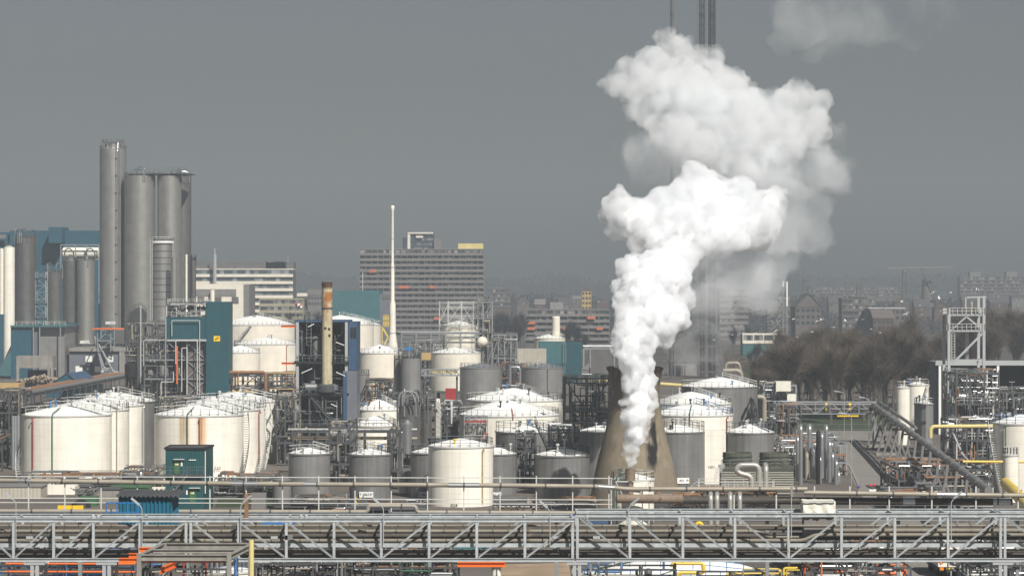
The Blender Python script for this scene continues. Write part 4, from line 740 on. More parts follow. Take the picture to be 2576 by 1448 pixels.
q = MB(); q.bar(P(1548, 1210, ys-.5), P(1632, 1210, ys-.5), .14); q.bar(P(1548, 1210, ys-.5), P(1575, 1262, ys-.5), .1); q.bar(P(1632, 1210, ys-.5), P(1595, 1262, ys-.5), .1)
for px in (1537, 1632): q.bar(P(px, 1330, ys-.5), P(px, 1205, ys-.5), .12)
q.build('support_frame', M['railw'], t); MB().drum(P(1552, 1253, ys-1), P(1715, 1254, ys-1), .62, 14).thing('steam_header', 'thick brown horizontal steam header before the white tank', 'pipe', M['header'])

# ------------------------------------------------------------------ fan cooling drums, platform with bent silver pipes
for x0, x1, lb in ((1817, 1891, 'mossy wooden fan drum on louvred box, nearer the tall white panel'), (1909, 1985, 'mossy wooden fan drum on louvred box, nearer the pipe loops')):
    d = 430; cx = X((x0+x1)/2, d); r = (x1-x0)/2*S(d); t = T('fan_cooling_cell', lb, 'cooling unit', cx, d)
    MB().lathe((cx, d, Z(1172, d)), [(r, 0), (r*1.02, .8), (r*.97, 1.3), (r*.99, Z(1137, d)-Z(1172, d)), (r*.93, Z(1137, d)-Z(1172, d)), (r*.93, .3)], 32, False, True).build('fan_drum', M['mossy'], t, True)
    q = MB(); [q.lathe((cx, d, Z(y, d)), [(r, -.06), (r*1.03, -.05), (r*1.03, .05), (r, .06)], 32, False, False) for y in (1146, 1157)]; q.build('hoop', M['steel'], t)
    MB().box(cx-r-.5, cx+r+.5, d-r-.3, d+r, Z(1177, d), Z(1170, d)).build('deck', M['mossy'], t); q = MB(); k = Z(1176, d)
    q.box(cx-r-.35, cx+r+.35, d-r+.2, d+r-.3, 0, k)
    while k > .6: q.box(cx-r-.4, cx+r+.4, d-r-.15, d-r+.2, k-.26, k-.06); k -= .36
    q.build('louvre_box', M['louver'], t)
    MB().rail([(cx-r-.4, d-r-.2, Z(1170, d)), (cx+r+.4, d-r-.2, Z(1170, d))], 1, 1.4, .06).build('railing', M['railg'], t)
d = 462; t = T('number_panel', 'tall white flat panel tower marked 1501', 'tower', X(1797, d), d-8); MB().box(X(1772, d-8), X(1824, d-8), d-8, d-5, 0, Z(1082, d-8)).build('panel', M['white'], t); lettering('1501', (X(1789, d-8), d-8.03, Z(1177, d-8)), .62, M['ink'], t, 'number')
d = 394; t = T('pipe_platform', 'rusty railed platform under the bent silver pipes', 'platform', X(1850, d), d); MB().box(X(1757, d), X(1945, d), d-3, d+3, Z(1230, d), Z(1226, d)).build('deck', M['piperust'], t); zz = Z(1226, d)
MB().rail([(X(1757, d), d+3, zz), (X(1757, d), d-3, zz), (X(1945, d), d-3, zz), (X(1945, d), d+3, zz), (X(1757, d), d+3, zz)], 1.1, 1.3, .06).build('railing', M['railw'], t); q = MB()
for px in (1770, 1845, 1938):
    for yy in (d-2.8, d+2.8): q.bar((X(px, d), yy, 0), (X(px, d), yy, zz), .2)
q.build('leg', M['railg'], t); q = MB(); a, b = P(1735, 1238, d-3), P(1762, 1222, d-3)
for yy in (0, .9): q.bar(P(1725, 1250, d-3+yy), P(1760, 1222, d-3+yy), .1, .25); q.rail([P(1725, 1250, d-3+yy), P(1760, 1222, d-3+yy)], 1, 1.2, .06)
q.build('stair', M['railw'], t)
q = MB(); q.tube([P(x, y, d-1) for x, y in ((1890, 1243), (1890, 1196), (1860, 1190), (1850, 1180), (1860, 1169), (1902, 1169), (1909, 1180), (1909, 1243))], .40, 12, .8); q.thing('bent_silver_pipe', 'fat silver pipe folded in an S above the platform', 'pipe', M['sleeve'], smooth=True)
q = MB(); q.tube([P(1926, 1243, d-1), P(1926, 1172, d-1), P(1924, 1168, d+2)], .38, 12); q.thing('upright_silver_pipe', 'fat silver upright pipe right of the S shaped pipe', 'pipe', M['sleeve'], smooth=True)
for i, (px, w) in enumerate(((1787, 'first'), (1803, 'second'), (1836, 'third'), (1860, 'fourth'))): q = MB(); q.tube([P(px, 1345, 372), P(px, 1245, 372), P(px, 1240, 376)], .33, 12); q.thing('silver_leg_pipe', w+' from left of four silver pipes standing under the platform', 'pipe', M['sleeve'], 'four silver pipes under the platform', True)
q = MB(); q.tube([P(1700, 1256, 384), P(1990, 1257, 384)], .55, 12); q.thing('dark_header', 'thick dark header pipe under the platform', 'pipe', M['piped'])
# silver expansion loops
rr = random.Random(8)
LO = (((2014, 1072, 1212), 'tallest silver pipe loop at the left of the loop group'), ((2036, 1072, 1212), 'fat tall silver pipe loop second in the loop group'), ((2047, 1128, 1220), 'short fat silver pipe loop with white box head'), ((2078, 1072, 1182), 'tall silver pipe loop at the right of the loop group'), ((2094, 1142, 1210), 'half height silver pipe loop near the road'), ((2109, 1188, 1228), 'lowest silver pipe loop beside the road kerb'), ((2058, 1088, 1200), 'black topped pipe loop in the middle of the loop group'), ((2021, 1128, 1215), 'half height pale pipe loop at the left of the group'), ((2067, 1092, 1170), 'thin silver pipe loop before the right tall one'), ((2029, 1142, 1214), 'dull low pipe loop between the two left tall ones'), ((2006, 1100, 1212), 'slender silver pipe loop at the very left of the loop group'), ((2086, 1112, 1205), 'bright silver pipe loop between right tall loop and road'), ((2062, 1150, 1215), 'low bright silver pipe loop in the middle of the group'), ((2103, 1160, 1220), 'second lowest silver pipe loop beside the road kerb'))
for i, ((px, y0, y1), lb) in enumerate(LO):
    d = 452+(i*37 % 20); r = (6.5 if 'fat' in lb else 5)*S(d); q = MB(); x = X(px, d); zt_ = Z(y0, d); q.tube([(x, d, 0), (x, d, zt_), (x+.2, d+2.4, zt_), (x+.2, d+2.4, 0)], r, 10, .7); q.thing('pipe_loop', lb, 'pipe', M['dark' if 'black' in lb else 'pipeb' if ('pale' in lb or 'dull' in lb) else 'pipe'], 'silver expansion loops by the road', True)
unit('low grey pipe frame around the silver loops beside the road', 'pipe_structure', 'process frame', X(1960, 480), X(2118, 480), 474, 500, [0, 2.2, 5.2], 4, 3, 'galv', 51, 46, 2, .3, None, cols=('pipe', 'pipe', 'galv', 'piperust'), deckfrac=0, dk='steel')
# ------------------------------------------------------------------ process buildings
d = 690; t = T('process_building', 'teal clad process building with stair tower and orange square sign', 'process building', X(468, d), d)
MB().box(X(518, d), X(576, d), d, d+9, 0, Z(759, d)).build('stair_tower', M['teal'], t); MB().box(X(417, d), X(517.8, d), d+.3, d+12, Z(853, d), Z(798, d)).build('upper_wall', M['teal'], t); MB().box(X(420, d), X(519, d), d-.1, d+.2, Z(858, d), Z(853.2, d)).build('cornice', M['lampgrey'], t)
pl = MB().box(X(537.5, d), X(553.5, d), d-.12, d-.02, Z(858, d), Z(844.5, d)).build('orange_sign', M['brightyellow'], t); MB().bar((X(541, d), d-.15, Z(854, d)), (X(550, d), d-.15, Z(848, d)), .04, .22).build('mark', M['ink'], pl)
MB().box(X(470, d), X(517.8, d), d+2, d+2.3, 0, Z(858.5, d)).build('back_panel', M['brickgrey'], t); q = MB()
for a, b in ((862, 903), (907, 950), (957, 995)): q.bar(P(470, a, d+1.7), P(518, b, d+1.7), .25); q.bar(P(518, a, d+1.7), P(470, b, d+1.7), .25)
for y in (905, 953): q.bar(P(470, y, d+1.6), P(518, y, d+1.6), .3)
q.build('cross_brace', M['galv'], t)
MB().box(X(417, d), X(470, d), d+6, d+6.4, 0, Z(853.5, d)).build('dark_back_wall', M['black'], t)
unit('', '', '', X(362, d), X(470, d), d+.5, d+6, [0, Z(953, d), Z(905, d), Z(855, d)], 2, 1, 'galv', 61, 44, 7, .3, t=t)
unit('', '', '', X(418, d), X(517, d), d+1, d+9, [Z(797, d), Z(765, d)], 4, 1, 'railw', 62, 26, 3, .1, t=t, rails='railw', w=.2, dk='galv', cols=('pipe', 'galv', 'steel'))
q = MB(); z0 = Z(797, d); q.rail([(X(418, d), d+.4, z0), (X(517, d), d+.4, z0)], 1.2, 1.2, .09); q.build('roof_railing', M['railw'], t)
for pts, r, mk in ((((442, 915), (442, 857), (442, 856), (496, 856), (496, 995)), .13, 'railw'), (((432, 845), (432, 806), (502, 806), (502, 995)), .1, 'railw'), (((445, 965), (445, 870)), .22, 'orange'), (((405, 1010), (405, 960), (436, 960), (436, 935)), .12, 'railw'), (((417, 800), (417, 855), (361, 856), (361, 920)), .14, 'lampgrey'), (((457, 985), (457, 875), (470, 875), (470, 990)), .13, 'railw')): MB().tube([P(x, y, d-.5) for x, y in pts], r, 7).build('pipe', M[mk], t)
MB().lathe((X(465, d), d+3, Z(782, d)), [(.1, -.9), (.7, -.5), (.9, 0), (.7, .5), (.1, .9)], 12).build('shiny_drum', M['pipe'], t, True)
d = 715; t = unit('bare steel pipe structure left of the teal process building', 'process_structure', 'process frame', X(318, d), X(415, d), d, d+12, [0, Z(945, d), Z(908, d), Z(865, d), Z(820, d)], 3, 1, 'steel', 63, 60, 9, .35, deckfrac=.6, lamps=4)
MB().bar(P(354, 1000, d-.4), P(354, 768, d-.4), .35).build('mast', M['lampgrey'], t); MB().bar(P(348, 1000, d-.6), P(348, 870, d-.6), .7).build('thick_column', M['steel'], t)
MB().lathe((X(331, d), d-1, Z(950, d)), [(.2, 0), (1.6, .3), (1.7, 3.6), (.3, 4)], 16).build('dark_vessel', M['dark'], t, True)
unit('narrow frame of pipes on the concrete floor between teal building and tank rows', 'pipe_structure', 'process frame', X(395, 620), X(512, 620), 620, 632, [0, 3.5, 6.5], 4, 1, 'steel', 64, 34, 3, .3)

# the blue clad unit with the rusty chimney
d = 545; t = T('process_building', 'dark open fronted process tower with blue clad right side', 'process building', X(815, d), d); zt = Z(810, d); zm = Z(988, d); z2 = Z(908, d); z1 = Z(1068, d)
xl, xr = X(745, d), X(877, d)
MB().box(X(876, d), X(897, d), d+.5, d+13, zm+4.5, zt).build('blue_wall', M['blue'], t); MB().box(X(863, d), X(897.5, d), d-.6, d+12, 0, zm+4.4).build('lower_blue_wall', M['bluegrey'], t)
for x0 in (881, 889): MB().box(X(x0, d), X(x0+6, d), d+.42, d+.48, Z(850, d), Z(823, d)).build('window', M['black'], t)
MB().box(X(863.5, d), X(873, d), d-.68, d-.62, 0, zm+4).build('blue_trim', M['blue'], t)
MB().box(xl-.3, xr, d, d+13, zt, zt+.35).build('roof', M['blue'], t); MB().box(xl, xr, d+11, d+11.4, 0, zt-.01).build('shade_back_wall', M['black'], t); MB().box(xl-.2, xl, d+1.4, d+11, zm, zt-.01).build('side_wall', M['dark'], t); MB().box(X(736, d), X(736, d)+.2, d+1, d+11, 0, zm-.3).build('side_wall', M['dark'], t)  # back and side walls added in black to stand for the interior's shade
for px in (748, 871): MB().box(X(px-3.5, d), X(px+3.5, d), d-.1, d+.4, zm, zt-.01).build('column', M['lampgrey'], t)
for z in (z2, zm): MB().box(xl-.4 if z == z2 else X(735, d), xr, d-.6, d+11, z-.5, z).build('floor_deck', M['dark'], t); MB().rail([(xl, d-.5, z), (xr, d-.5, z)], 1.15, 1.3, .09).build('railing', M['railg'], t)
MB().box(X(736, d), X(862, d), d-.3, d+11, z1-.4, z1).build('floor_deck', M['dark'], t)
unit('', '', '', xl+.4, xr-.4, d+.6, d+9, [zm, z2, zt-.4], 2, 1, 'dark', 71, 36, 9, .25, t=t, rails=None, dk='dark', deckfrac=0, cols=('pipe', 'pipeg', 'dark', 'steel', 'dark'), vr=(.6, 1.3))  # frame, decks and pipes kept near black as painted interior shade
unit('', '', '', X(737, d), X(861, d), d, d+9, [0, Z(1112, d), z1, zm-.6], 3, 1, 'steel', 72, 60, 12, .6, t=t, rails='railg', dk='dark', deckfrac=.5, cols=('pipe', 'pipeg', 'dark', 'steel', 'dark'), vr=(.6, 1.2))
for x0, x1, y0, y1 in ((707, 746, 818, 823), (708, 741, 911, 916), (691, 736, 996, 1003)): MB().beam(P(x0, (y0+y1)/2, d+.2), P(x1, (y0+y1)/2, d+.2), .4, (y1-y0)*S(d)).build('crane_beam', M['orange'], t)
q = MB()
for a, b in (((775, 822), (790, 814)), ((845, 860), (866, 868)), ((758, 938), (785, 926)), ((845, 935), (868, 945)), ((832, 1015), (848, 1022)), ((746, 1085), (772, 1074))): MB().bar(P(*a, d-.7), P(*b, d-.7), .14).build('work_light', M['signwhite'], t)
q = MB(); a, b = P(775, 990, d-.3), P(838, 1065, d-.3)
for yy in (0, 1): q.bar(a+Vector((0, yy, 0)), b+Vector((0, yy, 0)), .12, .3); q.rail([a+Vector((0, yy, 0)), b+Vector((0, yy, 0))], 1, 1.6, .06)
q.build('stair', M['steel'], t); MB().ladder(P(777, 868, d-.4), P(777, 790, d-.4), .9, Vector((1, 0, 0)), .12, .7).build('ladder', M['railg'], t); MB().rail([P(748, 808, d), P(800, 808, d)], 1.2, 1.2, .1).build('roof_railing', M['dark'], t)
MB().lathe((X(823, d), d+.4, Z(985, d)), [(2.0, 0), (2.0, 1.2), (1.5, 1.6)], 20).build('chimney_base', M['steel'], t); MB().lathe((X(840, d), d-.2, Z(983, d)), [(.2, 0), (.8, .2), (.8, 1.2), (.2, 1.4)], 14).build('blower', M['bluegrey'], t)
c = (X(822.5, d), d-.1, Z(968, d)); h = Z(709, d)-Z(968, d); r = 13.3*S(d); m = mat('rusty_cream', (.50, .44, .30), .7, var=.12, vs=.9, streak=.25, spots=((.12, .05, .02), .6, .62, .5)); tt = m.node_tree; bs = tt.nodes['Principled BSDF']; cur = bs.inputs['Base Color'].links[0].from_socket; N, L = tt.nodes.new, tt.links.new
tc = N('ShaderNodeTexCoord'); sp = N('ShaderNodeSeparateXYZ'); L(tc.outputs['Object'], sp.inputs[0]); nz = N('ShaderNodeTexNoise'); nz.inputs['Scale'].default_value = .7; nz.inputs['Detail'].default_value = 5; L(tc.outputs['Object'], nz.inputs[0])
def mr(o, a, b, lo, hi): r_ = N('ShaderNodeMapRange'); r_.inputs[1].default_value = a; r_.inputs[2].default_value = b; r_.inputs[3].default_value = lo; r_.inputs[4].default_value = hi; L(o, r_.inputs[0]); return r_.outputs[0]
def mix(f, a, cc): x_ = N('ShaderNodeMix'); x_.data_type = 'RGBA'; L(f, x_.inputs[0]); L(a, x_.inputs[6]); x_.inputs[7].default_value = (*cc, 1); return x_.outputs[2]
def mu(a, b): q_ = N('ShaderNodeMath'); q_.operation = 'MULTIPLY'; q_.use_clamp = True; L(a, q_.inputs[0]); L(b, q_.inputs[1]); return q_.outputs[0]
a = mix(mu(mr(sp.outputs[2], h-9, h-3, 0, 1.3), mr(nz.outputs[0], .36, .56, 0, 1)), cur, (.33, .13, .03)); a = mix(mr(sp.outputs[2], h-1.6, h-.9, 0, .95), a, (.05, .025, .015)); L(a, bs.inputs['Base Color'])
t = T('chimney', 'rusty cream chimney with burnt black top in front of the dark tower', 'chimney', c[0], c[1], c[2]); MB().lathe(c, [(r, 0), (r, h), (r-.12, h), (r-.12, h-2)], 24, True, True).build('shaft', m, t, True); MB().lathe(c, [(r, Z(775, d)-c[2]-.15), (r+.12, Z(775, d)-c[2]-.1), (r+.12, Z(775, d)-c[2]+.1), (r, Z(775, d)-c[2]+.15)], 24, False, False).build('flange', M['steel'], t)
q = MB(); [q.box(X(x, d), X(x+5, d), d-.1-r-.06, d-.1-r+.1, Z(y+5, d), Z(y, d)) for x, y in ((817, 822), (826, 824), (827, 840))]; q.build('patch_plate', M['dark'], t)
unit('pipe structure with orange pipes between teal tower and blue clad tower', 'process_structure', 'process frame', X(578, 600), X(738, 600), 600, 612, [0, Z(975, 600), Z(945, 600)], 5, 1, 'steel', 73, 52, 5, .45, cols=('pipe', 'pipeg', 'piperust', 'steel', 'tan'))
q = MB(); q.tube([P(577, 936, 598), P(663, 936, 598), P(668, 942, 598), P(668, 990, 598)], .35, 9); q.thing('rust_pipe', 'thick rusty pipe bending down right of the teal tower', 'pipe', M['piperust'])
unit('low pipe structure at the left foot of the dark tower', 'process_structure', 'process frame', X(694, 500), X(740, 500), 500, 514, [0, 4, 8, 12], 2, 1, 'steel', 74, 44, 5, .4, lamps=2)
unit('pipe frame between the two front grey tanks', 'process_structure', 'process frame', X(828, 450), X(880, 450), 450, 470, [0, 3.5, 7, 9.5], 2, 1, 'steel', 75, 40, 6, .3, lamps=2)
rack('raised pipe track before the blue clad tower', (X(740, 478), 478), (X(1035, 478), 478), 7.4, 4, 6, step=4, seed=14, lev=2)
MB().rail([(X(740, 475), 475, 8.4), (X(1030, 475), 475, 8.4)], 1.1, 1.4, .07).thing('track_railing', 'long grey railing along the raised pipe track', 'railing', M['railg'])
# vessels beside the white middle tanks
d = 492
silo('shiny silver column standing in front of the dark vessels', 1011, 1036, 1065, 1140, 455, 'pipe', 'silver_column', rise=.6, rail=False, cat='column')
silo('dull silver column with rusty top below the shiny one', 1002, 1034, 1184, 1240, 432, 'silo', 'silver_column', rise=.4, rail=False, cat='column')
silo('dark brown vessel with pipe arches behind the shiny column', 1003, 1057, 1018, 1130, d, 'silodark', 'dark_vessel', rise=.5, pipes=4, seed=51, cat='vessel')
silo('dark vessel right of the brown one with white cap', 1058, 1086, 1032, 1140, d+3, 'silodark', 'dark_vessel', rise=.6, pipes=2, seed=52, cat='vessel')
silo('slender white column with ladder cage right of the dark vessels', 1093, 1107, 1003, 1100, d+8, 'white', 'white_column', rise=.4, rail=True, ladder=-2.0, cat='column')
silo('grey process vessel under the blue machine near the needle stack', 1008, 1058, 902, 985, 665, 'cladlight', 'grey_vessel', rise=.5, pipes=3, seed=53, cat='vessel'); silo('narrow grey vessel left of the grey process vessel', 990, 1008, 905, 985, 668, 'clad', 'grey_vessel', rise=.4, pipes=1, seed=54, cat='vessel')
MB().box(X(1018, 662), X(1036, 662), 662, 664, Z(881, 662), Z(873, 662)).thing('blue_machine', 'blue motor housing on top of the grey process vessel', 'machine', M['bluebright'])
q = MB()
for i, (a, b) in enumerate(((1003, 1040), (1012, 1050))): q.tube([P(a, 1020, d-4), P(a, 990, d-4), P((a+b)/2, 981, d-4), P(b, 990, d-4), P(b+3, 1010, d-4)], .13, 7, 3)
q.thing('pipe_arch', 'pair of grey pipe arches over the dark vessels', 'pipe', M['galv'])
unit('dense pipe frame around the dark vessels', 'process_structure', 'process frame', X(998, 500), X(1100, 500), 502, 512, [0, 4, 8, 11.5], 3, 1, 'steel', 76, 26, 2, .15, rails='railg', deckfrac=.5, lamps=2)
unit('pipe frame left of the white 024 tank', 'process_structure', 'process frame', X(980, 440), X(1004, 440), 442, 452, [0, 3, 6, 9.5], 1, 1, 'steel', 77, 26, 2, .35)
unit('brown pipe frame behind the yellow footbridge', 'process_structure', 'process frame', X(925, 700), X(1010, 700), 690, 700, [0, 4, 8], 3, 1, 'steel', 78, 46, 5, .4, cols=('pipe', 'pipeg', 'piperust', 'steel'))
t = T('footbridge', 'grey truss footbridge with a yellow panel before the cream tanks', 'footbridge', X(1105, 720), 720, Z(945, 720)); q = MB(); a, b = X(1060, 720), X(1155, 720); z0, z1 = Z(944, 720), Z(929, 720)
for yy in (720, 722.5):
    q.bar((a, yy, z0), (b, yy, z0), .3); q.bar((a, yy, z1), (b, yy, z1), .25)
    for i in range(9): x0, x1 = a+(b-a)*i/9, a+(b-a)*(i+1)/9; q.bar((x0, yy, z0 if i % 2 else z1), (x1, yy, z1 if i % 2 else z0), .16); q.bar((x0, yy, z0), (x0, yy, z1), .16)
q.build('truss', M['galv'], t); MB().box(a+2, b-.5, 722.7, 722.8, z0+.5, z1-.3).build('yellow_panel', M['yellow'], t); MB().box(a, b, 720.2, 722.4, z0-.1, z0+.05).build('deck', M['steel'], t); q = MB()
for px in (1061, 1149): q.bar(P(px, 1010, 721), P(px, 946, 721), .5)
q.build('leg', M['steel'], t)
MB().box(X(1060, 800), X(1083, 800), 800, 806, Z(905, 800), Z(888, 800)).thing('tan_box', 'tan box hut on stilts left of the cream tank', 'hut', M['tan'])
unit('dark frame under the tan box hut', 'process_structure', 'process frame', X(1060, 800), X(1084, 800), 800, 806, [0, 4, 10], 1, 1, 'steel', 79, 14, 1, .4)
MB().box(X(1120, 765), X(1147, 765), 765, 768, 0, Z(977, 765)).thing('red_container', 'small red container on the ground before the cream tank', 'container', M['red'])
q = MB(); q.tube([P(1262, 970, 738), P(1283, 970, 738), P(1283, 926, 738), P(1286, 923, 738), P(1304, 923, 738), P(1308, 930, 738), P(1308, 966, 738), P(1300, 970, 738), P(1284, 970, 738)], .38, 10, .9); q.thing('silver_loop', 'silver loop pipe between the two dark roofed grey tanks', 'pipe', M['pipe'], smooth=True)
unit('dark frame between the two dark roofed grey tanks', 'process_structure', 'process frame', X(1263, 748), X(1311, 748), 745, 752, [0, 4, 8.5, 10.5], 3, 1, 'steel', 80, 30, 2, .5, cols=('pipeg', 'piperust', 'steel'))
# far process units
d = 880; t = unit('galvanised process tower with white sphere behind the cream tank', 'process_tower', 'process tower', X(1191, d), X(1238, d), d, d+8, [0, Z(870, d), Z(838, d), Z(800, d), Z(760, d)], 2, 1, 'galv', 81, 60, 7, .5, rails='railw', lamps=3)
MB().lathe((X(1213, d), d-1.2, Z(859, d)), [(1.7*math.sin(a), -1.7*math.cos(a)) for a in (.1, .5, .9, 1.3, 1.57, 1.9, 2.3, 2.7, 3.04)], 20).build('white_sphere', M['cream'], t, True)
q = MB()
for i in range(9): a = 2*math.pi*i/9; p = Vector((X(1152, d)+6.4*math.cos(a), d+6.4*math.sin(a), 0)); q.bar(p, p+Vector((0, 0, Z(757, d))), .16)
for z in (16, 19, 22, 25, 26.5): q.ring((X(1152, d), d, z-1.1), 6.4, 1.1, 9, .14)
for i in range(9):
    a, b = 2*math.pi*i/9, 2*math.pi*(i+1)/9; p, r_ = Vector((X(1152, d)+6.4*math.cos(a), d+6.4*math.sin(a), 0)), Vector((X(1152, d)+6.4*math.cos(b), d+6.4*math.sin(b), 0)); q.bar(p+Vector((0, 0, 14)), r_+Vector((0, 0, 20)), .12); q.bar(r_+Vector((0, 0, 20)), p+Vector((0, 0, 26)), .12)
q.thing('scaffolding', 'white tube scaffolding cage around the pale domed tank', 'scaffolding', M['railw'])
rack('grey two level pipe bridge in front of the apartment slab', (X(1010, 850), 850), (X(1195, 850), 850), Z(838, 850), 5, 7, step=4.5, seed=22, lev=3, col='galv', cols=('galv', 'galv', 'pipe', 'pipeg'), rr_=(.1, .25))
unit('far pipe frame below the grey pipe bridge', 'process_structure', 'process frame', X(1010, 862), X(1110, 862), 860, 870, [0, 6, 10, 14], 5, 1, 'galv', 82, 40, 4, .3)
unit('pipe frame between sphere tower and beige clad box', 'process_structure', 'process frame', X(1238, 860), X(1300, 860), 858, 868, [0, 5, 9, Z(842, 860)], 4, 1, 'galv', 83, 56, 6, .35)
unit('low orange and brown pipe frame before the beige clad box', 'process_structure', 'process frame', X(1215, 790), X(1325, 790), 790, 798, [0, 4, 8.5], 6, 1, 'steel', 84, 50, 2, .2, cols=('piperust', 'orange', 'pipe', 'steel'))
MB().box(X(1296, 870), X(1374, 870), 870, 880, 0, Z(878, 870)).thing('clad_shed', 'beige ribbed cladding shed left of the pale teal shed', 'shed', M['beige'])
t = T('teal_shed', 'pale teal shed with ladder below the round stack tank', 'shed', X(1408, 900), 900); MB().box(X(1355, 900), X(1422, 900), 900, 915, 0, Z(860, 900)).build('wall', M['tealpale'], t); MB().box(X(1422.2, 900), X(1463, 900), 901, 915, 0, Z(862, 900)).build('darker_wall', M['teal'], t); MB().ladder(P(1420, 910, 899), P(1420, 858, 899), .8, Vector((1, 0, 0)), .12, .8).build('ladder', M['galv'], t)
t = T('gate_frame', 'grey pipe portal over the access road beside the steam', 'portal', X(1505, 880), 880); q = MB()
for px in (1468, 1484, 1545): q.bar(P(px, 925, 880), P(px, 872, 880), .4)
q.bar(P(1466, 873, 880), P(1546, 873, 880), .4); q.bar(P(1466, 877, 880), P(1546, 877, 880), .3); q.build('frame', M['galv'], t); MB().tube([P(1466, 870, 881), P(1546, 870, 881)], .35, 8).build('pipe', M['pipe'], t)
MB().box(X(1484, 960), X(1540, 960), 960, 975, 0, Z(876, 960)).thing('grey_hall', 'dull grey low hall behind the pipe portal', 'hall', M['slabdark'])
unit('dark steel structure with braces left of the cooling tower', 'process_structure', 'process frame', X(1419, 560), X(1535, 560), 560, 570, [0, 4.5, Z(1035, 560), Z(952, 560)], 2, 1, 'steel', 85, 46, 6, .8, rails='railg', w=.4, cols=('pipe', 'dark', 'steel', 'pipeg'), lamps=2)
unit('black stair frame between grey tanks left of the cooling tower', 'stair_tower', 'stair tower', X(1380, 452), X(1455, 452), 448, 456, [0, 4, 7, 9.3], 3, 1, 'railg', 86, 36, 2, .6, rails='railg', cols=('pipe', 'steel', 'railw'))
t = T('access_stair', 'steep black stair leaning on the grey tank before the broad white one', 'stair', X(1362, 455), 455); q = MB(); a, b = P(1345, 1062, 458), P(1385, 1150, 452)
for yy in (0, 1): q.bar(a+Vector((0, yy, 0)), b+Vector((0, yy, 0)), .1, .3); q.rail([a+Vector((0, yy, 0)), b+Vector((0, yy, 0))], 1.1, 1.3, .07)
for i in range(22): k = a+(b-a)*(i/22); q.bar(k, k+Vector((0, 1, 0)), .25, .05)
q.build('flight', M['railg'], t)
t = unit('red and grey stair scaffold on the broad white tank', 'stair_scaffold', 'scaffolding', X(1168, 506), X(1226, 506), 503, 506, [0, 4, 7, Z(1045, 506)], 4, 1, 'galv', 87, 6, 0, .9, rails='railw', w=.12, cols=('redpipe', 'galv'))
MB().bar(P(1226, 1060, 502), P(1168, 1060, 502), .15, .25).build('red_beam', M['redpipe'], t)

# ------------------------------------------------------------------ right hand plant
t = T('warehouse', 'grey warehouse with white fascia and dark open bay at the right edge', 'warehouse', X(2480, 600), 600)
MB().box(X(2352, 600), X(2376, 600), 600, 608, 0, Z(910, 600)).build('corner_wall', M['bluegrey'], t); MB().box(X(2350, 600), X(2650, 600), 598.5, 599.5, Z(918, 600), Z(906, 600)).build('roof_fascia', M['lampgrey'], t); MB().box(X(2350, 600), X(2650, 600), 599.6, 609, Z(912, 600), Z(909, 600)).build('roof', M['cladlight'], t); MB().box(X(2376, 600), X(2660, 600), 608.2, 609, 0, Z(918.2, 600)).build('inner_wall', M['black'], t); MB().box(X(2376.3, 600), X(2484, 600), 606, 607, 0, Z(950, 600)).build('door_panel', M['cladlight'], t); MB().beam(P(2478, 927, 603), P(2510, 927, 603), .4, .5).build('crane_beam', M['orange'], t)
for px in (2360, 2371, 2506): MB().box(X(px, 599), X(px+6, 599), 598.6, 599.6, 0, Z(918.3, 599)).build('column', M['signwhite'], t)
d = 520; t = T('steel_tower', 'tall galvanised steel tower with stacked platforms at right', 'steel tower', X(2430, d), d); q = MB(); yb = d+6
for px, y0 in ((2386, 775), (2474, 748)):
    for yy in (d, yb): q.bar((X(px, d), yy, 0), (X(px, d), yy, Z(y0, d)), .52)
for y in (792, 832, 905, 935): q.bar(P(2384, y, d), P(2476, y, d), .3); q.bar(P(2384, y, yb), P(2476, y, yb), .3); [q.bar((X(px, d), d, Z(y, d)), (X(px, d), yb, Z(y, d)), .25) for px in (2386, 2474)]
q.bar(P(2392, 830, d), P(2430, 796, d), .28); q.bar(P(2430, 796, d), P(2470, 828, d), .28); q.bar(P(2404, 905, d), P(2470, 838, d), .38); q.bar(P(2428, 748, d), P(2480, 746, d), .25); q.bar(P(2428, 790, d), P(2428, 747, d), .25); q.bar(P(2444, 790, d), P(2444, 757, d), .18)
q.build('steel_frame', M['lampgrey'], t)
for y in (790, 830): z = Z(y, d); MB().box(X(2386, d), X(2474, d), d, yb, z, z+.1).build('platform', M['steel'], t); MB().rail([(X(2384, d), yb, z), (X(2384, d), d-.3, z), (X(2476, d), d-.3, z), (X(2476, d), yb, z)], 1.2, .9, .08).build('railing', M['railw'], t)
MB().ladder(P(2397, 905, d-.3), P(2397, 838, d-.3), .6, Vector((1, 0, 0)), .09, .5).build('ladder', M['railw'], t); MB().tube([P(2431, 905, d+3), P(2431, 792, d+3)], .42, 10).build('flue_pipe', M['pipe'], t); MB().tube([P(2428, 795, d+3), P(2428, 755, d+3)], .2, 8).build('vent_pipe', M['galv'], t)
unit('', '', '', X(2386, d), X(2492, d), d-8, d+5, [0, Z(1160, d), Z(1105, d), Z(1012, d), Z(935, d)], 3, 2, 'steel', 91, 95, 14, .4, t=t, rails='railw', deckfrac=.6, lamps=1, cols=('pipe', 'pipeg', 'pipe', 'piperust', 'railw', 'steel', 'pipe'))
unit('packed process pipework below the open warehouse bay', 'process_structure', 'process frame', X(2490, 560), X(2610, 560), 556, 570, [0, 5, Z(985, 560)], 5, 1, 'steel', 92, 70, 9, .3, rails='railw', lamps=1)
unit('process frame in front of the tall steel tower', 'process_structure', 'process frame', X(2395, 470), X(2500, 470), 466, 482, [0, 3.5, 6.5, 9.5], 4, 1, 'steel', 93, 66, 10, .35, rails='railw', cols=('pipe', 'pipeg', 'pipe', 'piperust', 'pipe', 'railw'), lamps=1)
